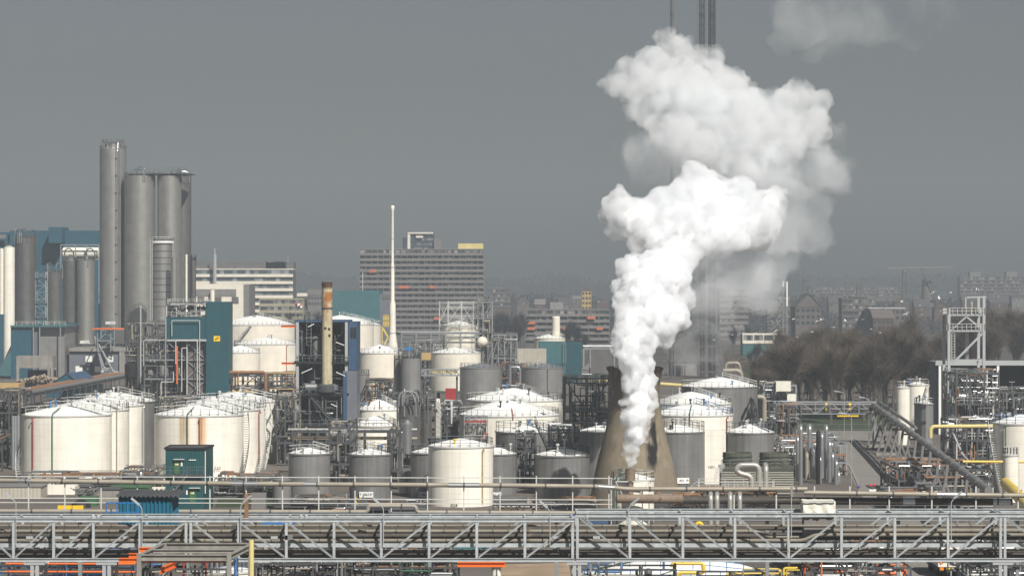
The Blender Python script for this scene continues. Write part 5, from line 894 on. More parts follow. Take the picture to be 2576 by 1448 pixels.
unit('tangle of low pipework beside the big pipeline trestle', 'process_structure', 'process frame', X(2255, 430), X(2490, 430), 428, 448, [0, 2.4, 4.2], 9, 1, 'steel', 94, 80, 8, .25, None, cols=('pipe', 'pipeg', 'pipe', 'piperust', 'railw'))
q = MB(); q.tube([P(2340, 1100, 455), P(2340, 1079, 455), P(2347, 1072, 455), P(2500, 1071, 455)], .33, 10, .9); q.thing('yellow_pipe', 'thick pale yellow pipe with a down bend before the right edge tank', 'pipe', M['yellowpale'], smooth=True)
q = MB(); q.tube([P(2421, 1160, 426), P(2620, 1161, 426)], .2, 8); q.thing('yellow_pipe', 'thin straight yellow pipe before the right edge tank', 'pipe', M['yellow'])
q = MB(); q.tube([P(2528, 1214, 330), P(2545, 1230, 310), P(2600, 1290, 265)], .65, 14); q.lathe(P(2560, 1246, 300), [(.66, -.2), (.8, -.15), (.8, .15), (.66, .2)], 14, False, False); q.thing('yellow_pipeline', 'fat yellow pipeline cut by the lower right frame edge', 'pipeline', M['yellow'], smooth=True)
q = MB(); q.bar(P(2420, 1142, 458), P(2500, 1228, 430), .25); q.bar(P(2398, 1092, 465), P(2420, 1142, 458), .25); q.thing('raking_strut', 'long grey raking strut in front of the right process frame', 'strut', M['lampgrey'])
# trestle pipeline along the road and the truss pipe bridge
t = T('trestle_pipeline', 'long grey twin pipeline on forked trestle legs beside the road', 'pipeline', 66, 450); A, B = Vector((X(2197, 567), 567, 7.9)), Vector((X(2486, 338), 338, 7.9)); u = (B-A).normalized(); w = Vector((-u.y, u.x, 0)); w = w if w.x > 0 else -w
MB().tube([A, B], .5, 14).build('pipe', M['clad'], t, True); MB().tube([A+w*1.3+Vector((0, 0, .5)), A+(B-A)*.42+w*1.3+Vector((0, 0, .5))], .3, 12).build('pipe', M['clad'], t, True)
q = MB(); n = 20
for i in range(1, n): p = A+(B-A)*(i/n); q.tube([p-u*.12, p+u*.12], .57, 12)
q.build('pipe_clamp', M['cladlight'], t)
for i in range(15):
    p = A+(B-A)*((i+.35)/15.4); q = MB(); k = p+Vector((0, 0, -.7)); m_ = k+Vector((0, 0, -2.6)); q.bar(k-w*.7, k+w*1.9, .3); q.bar(k+w*.3, m_, .4); q.bar(m_, Vector((p.x, p.y, 0))-w*1.5, .36); q.bar(m_, Vector((p.x, p.y, 0))+w*1.6, .3); q.build('trestle_leg', M['slab'], t)
for i in range(9): p = A+(B-A)*((i+.5)/9); MB().box(p.x-2, p.x+2, p.y-1, p.y+1, 0, .4).build('footing', M['concrete'], t)
d = 567; t = T('truss_pipe_bridge', 'grey truss pipe bridge over the road end with yellow pipe bands', 'pipe bridge', X(2080, d), d); a, b = X(1968, d), X(2205, d); z0, z1 = Z(1040, d), Z(1011, d)
for yy in (d, d+2.6):
    q = MB(); q.bar((a, yy, z0), (b, yy, z0), .22); q.bar((a, yy, z1), (b, yy, z1), .22); px = [1979, 2015, 2051, 2087, 2123, 2160, 2198]
    for i, x in enumerate(px):
        q.bar((X(x, d), yy, z0), (X(x, d), yy, z1), .16)
        if i < 6: q.bar((X(x, d), yy, z0 if i % 2 == 0 else z1), (X(px[i+1], d), yy, z1 if i % 2 == 0 else z0), .15)
    q.build('truss_side', M['galv'], t)
for y, r in ((1017, .32), (1028, .4)): MB().tube([P(1945, y, d+1.3), P(2199, y, d+1.3)], r, 10).build('pipe', M['pipeg'], t)
for x in (1991, 2078, 2137):
    for y, r in ((1017, .34), (1028, .42)): MB().tube([P(x-3, y, d+1.3), P(x+3, y, d+1.3)], r, 10).build('yellow_band', M['brightyellow'], t)
MB().box(X(2105, d), X(2159, d), d-.2, d-.1, Z(1047, d), Z(1043.5, d)).build('clearance_sign', M['brightyellow'], t); q = MB()
for px in (1984, 2200): q.bar((X(px, d), d, 0), (X(px, d), d, z1), .35); q.bar((X(px, d), d+2.6, 0), (X(px, d), d+2.6, z1), .35)
q.build('leg', M['galv'], t)
unit('scaffolded pipe structure with white wrapped box at the grove edge', 'process_structure', 'process frame', X(1917, 575), X(1998, 575), 572, 582, [0, 5, 8.5, Z(968, 575)], 3, 1, 'galv', 95, 46, 5, .5, rails='railw')
for x0, x1, y0, y1, lb in ((1948, 1985, 958, 982, 'upper white wrapped box on the scaffolded structure'), (1976, 1998, 990, 1010, 'lower white wrapped box on the scaffolded structure')): MB().box(X(x0, 573), X(x1, 573), 570, 574, Z(y1, 573), Z(y0, 573)).thing('wrapped_box', lb, 'wrapped box', M['tarp'])
q = MB(); q.tube([P(1905, 998, 560), P(1918, 998, 560), P(1922, 1005, 560), P(1922, 1060, 560)], .5, 10); q.thing('bent_duct', 'bent grey duct right of the big grey streaked tank', 'duct', M['pipeb'])
MB().rail([P(2013, 1092, 600), P(2210, 1092, 600)], 2.2, 3, .08).thing('wire_fence', 'dark wire fence along the grass verge below the grove', 'fence', M['railg'])
for px, yt, yb, d_, lb in ((2123, 985, 1085, 580, 'lamp post by the road end, left of the pair under the grove'), (2185, 1000, 1090, 572, 'lamp post by the road end, right of the pair under the grove'), (2141, 1040, 1235, 445, 'tall slim lamp post standing on the road left kerb')): lamp(lb, px, yt, yb, d_, -1, 1.4, None, arm=1.6, z0=0)
def round_sign(px, py, d, lb, m1='bluebright', m2='red', r=.33):
    t = T('road_sign', lb, 'road sign', X(px, d), d, 0); z = Z(py, d); MB().tube([(X(px, d), d, 0), (X(px, d), d, z)], .05, 6).build('post', M['galv'], t)
    pl = MB().drum((X(px, d), d-.06, z), (X(px, d), d-.1, z), r, 18)
    pl.v = [Vector((v.x, d-.06+(v.y-d+.06)*.2, v.z)) for v in pl.v]; pl.build('red_disc', M[m2], t); q = MB().drum((X(px, d), d-.14, z), (X(px, d), d-.16, z), r*.72, 18); k = q.build('blue_disc', M[m1], t); MB().bar((X(px, d)-r*.5, d-.2, z+r*.5), (X(px, d)+r*.5, d-.2, z-r*.5), .03, r*.28).build('red_slash', M[m2], k); return t
round_sign(2159, 1222, 440, 'no stopping sign at the lower left corner of the road'); round_sign(2297, 1217, 430, 'no stopping sign among the pipework right of the road'); round_sign(2283, 1443, 300, 'no stopping sign below the truss bridge near the lorry')
t = T('barrier_light', 'white road barrier box with two red lamps', 'barrier', X(2195, 430), 430); MB().box(X(2186, 430), X(2203, 430), 430, 430.6, 0, Z(1230, 430)).build('box', M['signwhite'], t)
for px in (2190, 2199): MB().drum(P(px, 1219, 429.8), P(px, 1219, 430.1), .2, 10).build('lamp', M['lampred'], t)

t = T('windsock', 'red and white windsock on a thin mast left of the rusty chimney', 'windsock', X(744, 690), 690); MB().tube([(X(744, 690), 690, 0), P(744, 762, 690)], .1, 6).build('mast', M['galv'], t)
for i in range(4): a, b = P(745+i*3.4, 763+i*2.6, 690), P(745+(i+1)*3.4, 763+(i+1)*2.6, 690); MB().tube([a, b], .5-.07*i, 8).build('sock_band', M['red' if i % 2 == 0 else 'signwhite'], t)
# ------------------------------------------------------------------ yard between the tanks and the pipe bridge
d = 402; t = T('switch_house', 'dark green two storey box building with outside stairs in front of the white tanks', 'building', X(465, d), d); a, b = X(416, d), X(514, d); zt = Z(1127, d)
MB().box(a, b, d, d+7, 0, zt).build('wall', M['green'], t); MB().add([(b+.01, d, 0), (X(536, d+7), d+7, 0), (X(536, d+7), d+7, zt), (b+.01, d, zt)], [(0, 1, 2, 3)]).build('side_wall', M['green'], t); q = MB()
for p, r in (((a-.1, d-.1, zt), (b, d-.1, zt)), ((b, d-.1, zt), (X(537, d+7), d+7, zt)), ((a-.1, d+7, zt), (X(537, d+7), d+7, zt)), ((a-.1, d, zt), (a-.1, d+7, zt))): q.bar(p, r, .2, .3)
q.build('roof_edge', M['dark'], t); MB().add([(a, d, zt+.02), (b, d, zt+.02), (X(536, d+7), d+7, zt+.02), (a, d+7, zt+.02)], [(0, 1, 2, 3)]).build('roof', M['roofdark'], t)
for (x0, x1, y0, y1) in ((438, 452, 1160, 1190), (477, 492, 1232, 1262)):
    dr = MB().box(X(x0, d), X(x1, d), d-.1, d-.02, Z(y1, d), Z(y0, d)).build('door', M['dumpgreen'], t)
    for k, mk in ((.3, 'brightyellow'), (.62, 'signwhite')): x = X(x0+(x1-x0)*k, d); MB().box(x-.12, x+.12, d-.13, d-.11, Z(y0+9, d), Z(y0+5, d)).build('warning_sign', M[mk], dr)
    MB().box(X(x0-1, d), X(x1+12, d), d-.5, d, Z(y0-5, d), Z(y0-7, d)).build('canopy', M['aluroof'], t); MB().box(X(x0+17 if x0 < 450 else x0-9, d), X(x0+21 if x0 < 450 else x0-5, d), d-.1, d-.02, Z(y0+11, d), Z(y0, d)).build('notice', M['signwhite'], t)
MB().bar(P(475, 1156, d-.1), P(493, 1156, d-.1), .1, .12).build('strip_light', M['signwhite'], t); MB().box(X(412, d), X(512, d), d-1.2, d-.02, Z(1194, d), Z(1191, d)).build('landing', M['steel'], t); MB().rail([P(412, 1192, d-1.2), P(512, 1192, d-1.2)], 1.1, 1.0, .06).build('railing', M['railg'], t)
q = MB(); p, r = P(473, 1176, d-1.2), P(438, 1212, d-1.2)
for yy in (0, -.8): q.bar(P(472, 1192, d-1.3+yy), P(414, 1262, d-1.3+yy), .1, .25); q.rail([P(472, 1192, d-1.3+yy), P(414, 1262, d-1.3+yy)], 1, 1.2, .06)
q.build('stair', M['railg'], t); MB().tube([P(516, 1240, d-.2), P(516, 1134, d-.2)], .07, 6).build('downpipe', M['signwhite'], t)
def boxthing(name, label, cat, x0, x1, yt, d, deep, m, roof=None, base=0): 
    t = T(name, label, cat, X((x0+x1)/2, d), d, base); MB().box(X(x0, d), X(x1, d), d, d+deep, base, Z(yt, d)).build('wall', M[m], t)
    if roof: MB().box(X(x0, d)-.15, X(x1, d)+.15, d-.15, d+deep+.1, Z(yt, d)+.003, Z(yt, d)+.15).build('roof', M[roof], t)
    return t
boxthing('ribbed_shed', 'grey ribbed flat shed at the left edge of the yard', 'shed', -20, 103, 1224, 424, 6, 'beige', 'cladlight'); boxthing('louvred_container', 'white louvred container beside the ribbed grey shed', 'container', 110, 188, 1222, 432, 4, 'white')
boxthing('green_dumpster', 'green waste skip in the yard', 'skip', 200, 243, 1248, 410, 2.5, 'dumpgreen'); boxthing('brown_hut', 'brown hut behind the green skip', 'hut', 243, 300, 1231, 418, 4, 'concrete', 'steel'); boxthing('green_hut', 'green roofed hut with white notice behind the blue shed', 'hut', 277, 372, 1226, 430, 5, 'dumpgreen', 'dumpgreen')
boxthing('white_container', 'white slatted container left of the dark green building', 'container', 373, 410, 1228, 436, 4, 'white'); boxthing('pale_cabinet', 'pale cabinet beside the rusty post in the yard', 'cabinet', 632, 668, 1240, 402, 2, 'slab'); boxthing('low_wall', 'long low concrete wall across the yard', 'wall', -20, 240, 1262, 416, .5, 'concrete')
q = MB(); rr = random.Random(4)
for i in range(60): p = P(rr.uniform(190, 240), rr.uniform(1229, 1248), 412); v = Vector((rr.gauss(0, 1), rr.gauss(0, 1), rr.gauss(0, .5)))*.5; q.bar(p-v, p+v, .1)
q.thing('scrap_heap', 'heap of scrap metal piled over the green skip', 'scrap', M['cladlight']); q = MB()
for x0, x1 in ((145, 162), (163, 180), (182, 209)): q.box(X(x0, 404), X(x1, 404), 404, 404.5, 0, .6)
q.thing('yellow_barrier', 'bright yellow barrier blocks lying in the yard', 'barrier', M['brightyellow']); q = MB(); q.lathe((X(204, 408), 408, 0), [(1.5, 0), (1.3, .6), (.6, 1.1), (.1, 1.2)], 14); q.thing('covered_heap', 'black covered heap behind the yellow barrier blocks', 'heap', M['dark'])
q = MB(); q.bar(P(895, 1262, 415), P(905, 1262, 415), .6, .5); q.thing('yellow_cabinet', 'little yellow and white cabinet below the second grey tank', 'cabinet', M['brightyellow'])
q = MB(); q.bar(P(896, 1268, 404), P(906, 1268, 404), .2); [q.bar(P(x, 1285, 404), P(x, 1250, 404), .15) for x in (896, 906)]; q.thing('yellow_gate', 'small yellow hoop gate beside the dark green building', 'gate', M['yellow'])
rr = random.Random(12)
def clutter(label, x0, x1, d, n, seed, h=2.2, cols=('pipe', 'pipeg', 'pipeb', 'piperust', 'railg')):
    return unit(label, 'pipe_manifold', 'pipework', X(x0, d), X(x1, d), d, d+10, [0, h*.55, h], max(2, int((x1-x0)/60)), 1, 'steel', seed, n, 3, .1, None, cols, w=.14, deckfrac=0, pr=(.06, .16), vr=(.3, .7))
clutter('low pipework at the foot of the leftmost white tank', 40, 300, 436, 34, 101); clutter('low pipework between the two white tank rows', 300, 400, 440, 30, 102, 3); clutter('low pipework right of the dark green building', 540, 690, 425, 46, 103, 3); clutter('low pipework before the grey front tanks', 690, 870, 402, 36, 104, 1.5); clutter('low pipework before the second grey tank', 870, 1075, 397, 22, 105, 1.1); clutter('low pipework before the cooling tower foot', 1240, 1500, 392, 34, 106, 1.6); clutter('low pipework under the silver pipe platform', 1650, 1960, 385, 46, 107, 3.2); clutter('low pipework beneath the trestle pipeline', 2230, 2500, 400, 50, 108, 2.4); clutter('pipework on the ground below the truss bridge at right', 1985, 2260, 318, 60, 109, 3.2); clutter('pipework on the ground beneath the truss bridge in the middle', 640, 1130, 315, 70, 110, 3.4); clutter('pipework on the ground at the lower left', -20, 340, 300, 60, 111, 4, ('pipe', 'dark', 'piped', 'railb', 'pipeg')); clutter('pipework in the lower right corner', 2420, 2600, 300, 44, 112, 4, ('pipe', 'galv', 'pipeg', 'lampgrey'))

def heap(label, x0, x1, d, z0, z1, n, seed, cols, dk=8, v=4):
    return unit(label, 'pump_skid', 'pipework', X(x0, d), X(x1, d), d, d+dk, [0, (z0+z1)/2, z1], max(2, int((x1-x0)/70)), 1, 'steel', seed, n, v, .3, None, cols, w=.16, deckfrac=0, pr=(.05, .14), vr=(.3, .6))
heap('dark pumps and pipes beneath the truss bridge left of the sand patch', 868, 1150, 262, 3, 6.4, 60, 121, ('dark', 'piped', 'pipe', 'steel', 'galv', 'greenpipe')); heap('dark pipe skid beneath the truss bridge right of the orange gantry', 642, 860, 262, 3, 6.8, 56, 122, ('pipe', 'piped', 'dark', 'galv', 'pipeb')); heap('pipe skid beneath the right truss beside the lorry', 2040, 2290, 262, 2, 6.4, 64, 123, ('pipe', 'galv', 'pipeg', 'orange', 'railw', 'steel')); heap('valve skid in front of the wide low white roof', 1440, 1700, 268, 3.4, 5.6, 26, 124, ('railb', 'pipe', 'dark', 'galv', 'pipeb'), 4, 2); heap('second valve skid at the right of the wide low white roof', 1760, 2010, 264, 3.2, 5.4, 30, 125, ('railb', 'pipe', 'dark', 'yellow', 'galv'), 4, 2); heap('pipe skid in the lower right corner under the truss', 2440, 2600, 262, 2, 6.6, 46, 126, ('pipe', 'galv', 'railw', 'steel', 'dark')); heap('pipe skid inside the orange gantry frame', 360, 570, 206, 8, 12.2, 46, 127, ('railb', 'pipe', 'dark', 'galv', 'redpipe', 'pipeb'))
unit('pipe structure between the tank rows and the dark vessels', 'process_structure', 'process frame', X(1100, 520), X(1160, 520), 518, 530, [0, 3.5, 7, 10], 2, 1, 'steel', 131, 44, 3, .35, cols=('pipe', 'pipeg', 'galv', 'railw'))
unit('pipe structure behind the two fan cooling drums', 'process_structure', 'process frame', X(1950, 500), X(2010, 500), 498, 512, [0, 4, 8, 10.5], 2, 1, 'steel', 132, 46, 4, .4, rails='railw', cols=('pipe', 'pipeg', 'galv', 'piperust'))
unit('railed steel platforms between the grey tanks above the hazard sign', 'process_structure', 'process frame', X(1298, 446), X(1346, 446), 444, 454, [0, 3, 6, 8.4], 2, 1, 'steel', 133, 34, 2, .4, rails='railg')
# ------------------------------------------------------------------ blue corrugated shed, rack with guard rail
def corrugated(mb, p, q_, z0, z1, pitch, amp):
    p, q_ = Vector(p), Vector(q_); L = (q_-p).length; u = (q_-p)/L; n = Vector((u.y, -u.x, 0)); k = int(L/pitch*6); pts = []
    for i in range(k+1): s_ = L*i/k; pts.append(p+u*s_+n*(amp*math.sin(2*math.pi*s_/pitch)))
    mb.add([(a.x, a.y, z0) for a in pts]+[(a.x, a.y, z1) for a in pts], [(i, i+1, k+2+i, k+1+i) for i in range(k)]); return mb
d = 251; t = T('corrugated_shed', 'blue corrugated metal shed standing behind the truss bridge', 'shed', X(368, d), d, Z(1330, d)); a, b = X(299, d), X(430, d); z0, zt = Z(1330, d), Z(1247, d)
q = MB(); corrugated(q, (a, d, 0), (b, d, 0), z0, zt, .36, .07); corrugated(q, (b, d, 0), (b+.3, d+3, 0), z0, zt, .36, .05); corrugated(q, (a, d+3, 0), (a, d, 0), z0, zt, .36, .05); q.build('wall', M['shedblue'], t)
q = MB(); k = 110; L = b-a+1.1; pts = [(a-.3+L*i/k, .09*math.sin(2*math.pi*(L*i/k)/.42)) for i in range(k+1)]; q.add([(x, d-.5, zt+.05+z) for x, z in pts]+[(x+.3, d+3.4, zt+.35+z) for x, z in pts]+[(x, d-.5, zt-.02+z) for x, z in pts], [(i, i+1, k+2+i, k+1+i) for i in range(k)]+[(2*k+2+i, 2*k+3+i, i+1, i) for i in range(k)]); q.build('roof', M['steel'], t)
q = MB(); zb = Z(1312, 249); x0, x1 = X(267, 249), X(348, 249)
q.rail([(x0, 249, zb), (x1, 249, zb)], 1.75, 1.0, .1); q.bar((x0, 249, zb+.45), (x1, 249, zb+.45), .08); q.thing('blue_railing', 'bright blue tube railing in front of the corrugated shed', 'railing', M['bluebright'])
d = 262; zb = Z(1300, d); q = MB(); t = T('guard_rail_rack', 'long grey post and rail guard fence carrying pipes above the yard', 'pipe rack', 0, d, 0)
LP_ = [72+91.2*i for i in range(-1, 17)]; RP_ = [2137, 2236, 2343, 2454, 2560]
for px in LP_: MB().bar((X(px, d), d, zb), (X(px, d), d, Z(1196, d)), .11).build('post', M['railw'], t)
for px in RP_+[1846, 1952, 2048]: MB().bar((X(px, d), d, zb), (X(px, d), d, Z(1222, d)), .13).build('post', M['railw'], t)
for y in (1199, 1253, 1264): MB().bar(P(-60, y-2, d), P(1540, y+3, d), .08).build('rail', M['railw'], t)
for y in (1270, 1279): MB().bar(P(1960, y, d), P(2620, y, d), .06).build('rail', M['railg'], t)
MB().beam((X(-80, d), d, zb-.15), (X(2640, d), d, zb-.15), .3, .3).build('base_beam', M['galv'], t); MB().box(X(-80, d), X(1480, d), d-1.5, d-1.1, Z(1297, d-1), Z(1294, d-1)).build('cable_tray', M['bluebright'], t)
for px in (-40, 200, 640, 1080, 1400, 1930, 2260, 2560): MB().bar((X(px, d), d+.4, 0), (X(px, d), d+.4, zb-.3), .35).build('column', M['galv'], t)
LPipe = (([(-90, 1206), (640, 1216), (1287, 1220), (1530, 1223), (1570, 1229), (2030, 1229)], .22, 'long beige pipe strapped to the guard fence posts', 'pipeb', d-.3), ([(2022, 1238), (2090, 1239), (2640, 1246)], .22, 'long beige pipe over the thick dark pipe at right', 'pipeb', d-.3), ([(1950, 1258), (2300, 1260), (2545, 1261)], .36, 'thick dark pipe with lighter sleeves behind the guard fence at right', 'piped', d+.5),
         ([(-90, 1284), (910, 1286), (925, 1286), (926, 1271), (1046, 1272), (1048, 1287), (1480, 1289)], .2, 'brownish pipe with a raised loop along the foot of the guard fence', 'pipeb', d-.9), ([(-90, 1299), (1460, 1300)], .14, 'thin silver pipe just over the left truss', 'pipe', d-2))
for pts, r, lb, mk, dd in LPipe:
    t = T('long_pipe', lb, 'pipe', X((pts[0][0]+pts[-1][0])/2, dd), dd, Z(pts[0][1], dd)); MB().tube([P(x, y, dd) for x, y in pts], r, 10, 1.2).build('pipe_body', M[mk], t, True)
    if r > .15:
        q = MB(); rr = random.Random(int(r*100+pts[0][1]))
        for (xa, ya), (xb, yb_) in zip(pts, pts[1:]):
            n = int((xb-xa)/91)
            for i in range(n): x = xa+(xb-xa)*(i+.7)/max(1, n); y = ya+(yb_-ya)*(i+.7)/max(1, n); p = P(x, y, dd); q.tube([p-Vector((.08, 0, 0)), p+Vector((.08, 0, 0))], r+.035, 10)
        q.build('pipe_clamp', M['steel'], t)
        for xa, xb in (((45, 78), (583, 648), (765, 800), (1128, 1205), (1505, 1545)) if pts[0][1] == 1206 else ((2356, 2430),) if pts[0][1] == 1238 else ((2496, 2540), (2270, 2300)) if mk == 'piped' else ()):
            f = lambda x: next(ya+(yb_-ya)*(x-x0)/(x1-x0) for (x0, ya), (x1, yb_) in zip(pts, pts[1:]) if x0 <= x <= x1); MB().tube([P(xa, f(xa), dd), P(xb, f(xb), dd)], r+.025, 10).build('silver_sleeve', M['pipe'], t)

# ------------------------------------------------------------------ the truss pipe bridge
d = 240; s_ = S(d)
def truss(label, xa, xb, yt, yb, verts, diag, wide=4.6):
    t = T('truss_bridge', label, 'pipe bridge', X((xa+xb)/2, d), d, Z(yb, d)); a, b = X(xa, d), X(xb, d); z0, z1 = Z(yb, d), Z(yt, d)
    for k, yy in enumerate((d, d+wide)):
        MB().beam((a, yy, z1), (b, yy, z1), .28, .33, .06).build('top_chord', M['truss'], t); MB().beam((a, yy, z0), (b, yy, z0), .28, .32, .06).build('bottom_chord', M['truss'], t)
        for x in verts: MB().bar((X(x, d), yy, z0+.18), (X(x, d), yy, z1-.18), .23, .2).build('upright', M['truss'], t)
        for x0, x1, up in diag:
            pa, pb = ((x0+5, z0+.25), (x1-5, z1-.25)) if up else ((x0+5, z1-.25), (x1-5, z0+.25)); MB().beam((X(pa[0], d), yy, pa[1]), (X(pb[0], d), yy, pb[1]), .17, .17, .045).build('diagonal', M['truss'], t)
    for x in verts: q = MB(); q.bar((X(x, d), d+.2, z0-.1), (X(x, d), d+wide-.2, z0-.1), .2, .25); q.bar((X(x, d), d+.2, z1), (X(x, d), d+wide-.2, z1), .16, .2); q.bar((X(x, d), d+.2, z0+1.3), (X(x, d), d+wide-.2, z0+1.3), .16, .2); q.build('cross_member', M['truss'], t)
    MB().bar((a, d+.9, Z(1370, d+.9)), (b, d+.9, Z(1370, d+.9)), .1, .34).build('rear_girder', M['truss'], t); return t
LV = [-67, 34, 135, 235, 352, 468, 480, 600, 720, 840, 959, 1079, 1199, 1320, 1440]; t = truss('left stretch of the grey steel truss bridge across the front', -120, 1444, 1307, 1407, LV, [(-67, 34, 0), (34, 135, 1), (135, 235, 1), (235, 352, 1), (352, 468, 1), (480, 600, 0), (600, 720, 0), (720, 840, 0), (840, 959, 0), (959, 1079, 1), (1079, 1199, 1), (1199, 1320, 1), (1320, 1440, 1)])
for px in (234, 247, 757, 770, 1484-8): MB().lathe(P(px, 1303, d), [(.1, -.1), (.18, .1), (.16, .3), (.05, .36)], 8).build('lifting_lug', M['truss'], t)
RV = [1452, 1584, 1717, 1848, 1983, 2116, 2250, 2384, 2516, 2527, 2660]; t = truss('right, slightly taller stretch of the grey steel truss bridge across the front', 1449, 2680, 1294, 1407, RV, [(1452, 1584, 0), (1584, 1717, 0), (1717, 1848, 0), (1848, 1983, 0), (1983, 2116, 1), (2116, 2250, 1), (2250, 2384, 1), (2384, 2516, 1), (2527, 2660, 0)])
for px, lb in ((87, 'far left'), (268, 'beside the orange beams'), (1451, 'at the step between both stretches'), (2522, 'at the lower right')):
    t = T('bridge_pier', 'grey steel pier under the truss bridge '+lb, 'pier', X(px, d), d); q = MB(); [q.bar((X(px, d)+dx, d+yy, 0), (X(px, d)+dx, d+yy, Z(1414, d)), .3) for dx in (-.22, .22) for yy in (.1, 4.5)]; q.bar((X(px, d)-.9, d+.1, Z(1414, d)), (X(px, d)+.9, d+.1, Z(1414, d)), .4, .35); q.build('pier_frame', M['lampgrey'], t)
PB = ((1321, .11, 1.6, 'lagging', 'thin beige pipe highest inside the truss bridge'), (1335, .19, 2.5, 'lagging', 'thick beige pipe in the upper half of the truss bridge'), (1347, .34, 3.6, 'piped', 'dark pipe widened to stand for the shadow between the truss bridge pipes'), (1358, .16, 1.1, 'lagging', 'dirty beige pipe on saddles in the middle of the truss bridge'), (1384, .13, 3.0, 'lagging', 'pale pipe low inside the truss bridge'), (1396, .3, 2.2, 'piped', 'dark pipe lowest inside the truss bridge'), (1328, .16, 4.2, 'piped', 'added dark pipe standing for shade at the rear top of the truss bridge'), (1367, .2, 4.9, 'dark', 'added black pipe standing for shade behind the rear girder of the truss bridge'))  # rear dark pipes added, middle one widened, as the shadow between pipes
for i, (y, r, dy, mk, lb) in enumerate(PB):
    dd = d+dy; t = T('bridge_pipe', lb, 'pipe', 0, dd, Z(y, dd)); pts = [P(-130, y, dd), P(2690, y, dd)]
    if i in (1, 3): pts = [P(-130, y, dd), P(1900, y, dd), P(1935, y+14, dd), P(2055, y+14, dd), P(2085, y-2, dd), P(2690, y-2, dd)] if i == 1 else [P(-130, y, dd), P(2020, y, dd), P(2050, y-14, dd), P(2690, y-14, dd)]
    MB().tube(pts, r, 10).build('pipe_body', M[mk], t, True); q = MB(); rr = random.Random(i)
    for k in range(-2, 70):
        x = k*40+rr.uniform(-6, 6); p = P(x, y, dd)
        if (x < 1890 or x > 2110): q.tube([p-Vector((.04, 0, 0)), p+Vector((.04, 0, 0))], r+.025, 10)
    q.build('band', M['piped' if mk == 'lagging' else 'steel'], t)
    if i in (3, 4):
        for x in (75, 109, 148, 184, 318, 690, 1400, 1500, 2200): MB().box(X(x, dd)-.3, X(x, dd)+.3, dd-.2, dd+.2, Z(y, dd)+r*.8, Z(y, dd)+r+.22).build('saddle', M['lampgrey'], t)
q = MB(); q.box(X(716, d), X(736, d), d-.1, d+.4, Z(1356, d), Z(1345, d)); q.thing('junction_box', 'shiny metal junction box fixed on the left truss', 'box', M['pipe'])
for px, yt, yb, ln in ((40, 1254, 1364, -1), (357, 1268, 1366, -1), (605, 1262, 1370, 1), (964, 1268, 1370, -1), (1383, 1275, 1372, -1), (1778-198, 1268, 1375, 1), (1990, 1245, 1352, 0), (2392, 1252, 1372, 1)): lamp({40: 'leftmost lean headed lamp post on the truss bridge', 357: 'lamp post in front of the blue corrugated shed', 605: 'lamp post beside the rusty post on the truss bridge', 964: 'lamp post in front of the grey hazard sign tank', 1383: 'lamp post below the T 6860 tank', 1580: 'lamp post in front of the white W 20 tank', 1990: 'lamp post beside the cream tarpaulin box', 2392: 'rightmost lamp post on the truss bridge'}[px], px, yt, yb, d-.3, ln)
q = MB(); q.bar(P(620, 1305, 244), P(620, 1240, 244), .32); q.thing('rusty_post', 'rusty brown post standing behind the left truss', 'post', M['piperust'])
q = MB(); c0 = P(2018, 1297, 242); c1 = P(2099, 1297, 242); nx, nz = 26, 12; rr = random.Random(6); z1 = Z(1258, 242); vs = []; fs = []
t = T('tarpaulin_box', 'cream tarpaulin covered box standing on the right truss', 'covered box', (c0.x+c1.x)/2, 242, c0.z)
for fy, sg in ((241.4, -1), (243.6, 1)):
    b = len(vs)
    for j in range(nz+1):
        for i in range(nx+1):
            u, v = i/nx, j/nz; w_ = (abs(noise.noise(Vector((u*7, v*2.2, sg))))*.34+.12*math.sin(u*17+v*3))*(1-v)**.6; vs.append((c0.x+(c1.x-c0.x)*u, fy+sg*w_*.7, c0.z+(z1-c0.z)*v+.05*noise.noise(Vector((u*6, sg, 0)))*v))
    fs += [(b+j*(nx+1)+i, b+j*(nx+1)+i+1, b+(j+1)*(nx+1)+i+1, b+(j+1)*(nx+1)+i) for j in range(nz) for i in range(nx)]
m_ = (nx+1)*(nz+1); fs += [(nz*(nx+1)+i, nz*(nx+1)+i+1, m_+nz*(nx+1)+i+1, m_+nz*(nx+1)+i) for i in range(nx)]+[(j*(nx+1)+e, (j+1)*(nx+1)+e, m_+(j+1)*(nx+1)+e, m_+j*(nx+1)+e) for j in range(nz) for e in (0, nx)]
MB().add(vs, fs).build('tarpaulin', M['tarp'], t, True); MB().box(c0.x+.1, c1.x-.1, 241.6, 243.4, Z(1345, 242), c0.z).build('box_body', M['slab'], t); MB().bar(P(2017, 1261, 241.2), P(2100, 1260, 241.2), .09).build('top_batten', M['lampgrey'], t)
# front gantry frame with orange beams
dA, dB = 200, 208; t = T('steel_gantry', 'weathered grey steel gantry frame with orange beams in the lower left foreground', 'gantry', X(465, dA), dA); h = .62
MB().beam(P(346, 1401, dA), P(576, 1401, dA), .35, .46, .07).build('front_beam', M['concrete'], t); MB().beam(P(410, 1372, dB), P(632, 1372, dB), .35, .46, .07).build('rear_beam', M['concrete'], t); MB().beam(P(350, 1400, dA), P(410, 1372, dB), .3, .4, .07).build('side_beam', M['concrete'], t); MB().beam(P(576, 1400, dA), P(632, 1372, dB), .3, .4, .07).build('side_beam', M['concrete'], t); MB().beam(P(385, 1385, 204), P(604, 1385, 204), .3, .3, .06).build('middle_beam', M['concrete'], t)
for x, y, dd in ((350, 1392, dA), (576, 1392, dA), (414, 1366, dB), (630, 1366, dB)): p = P(x, y, dd); MB().bar((p.x, dd, 0), p, .33).build('leg', M['concrete'], t)
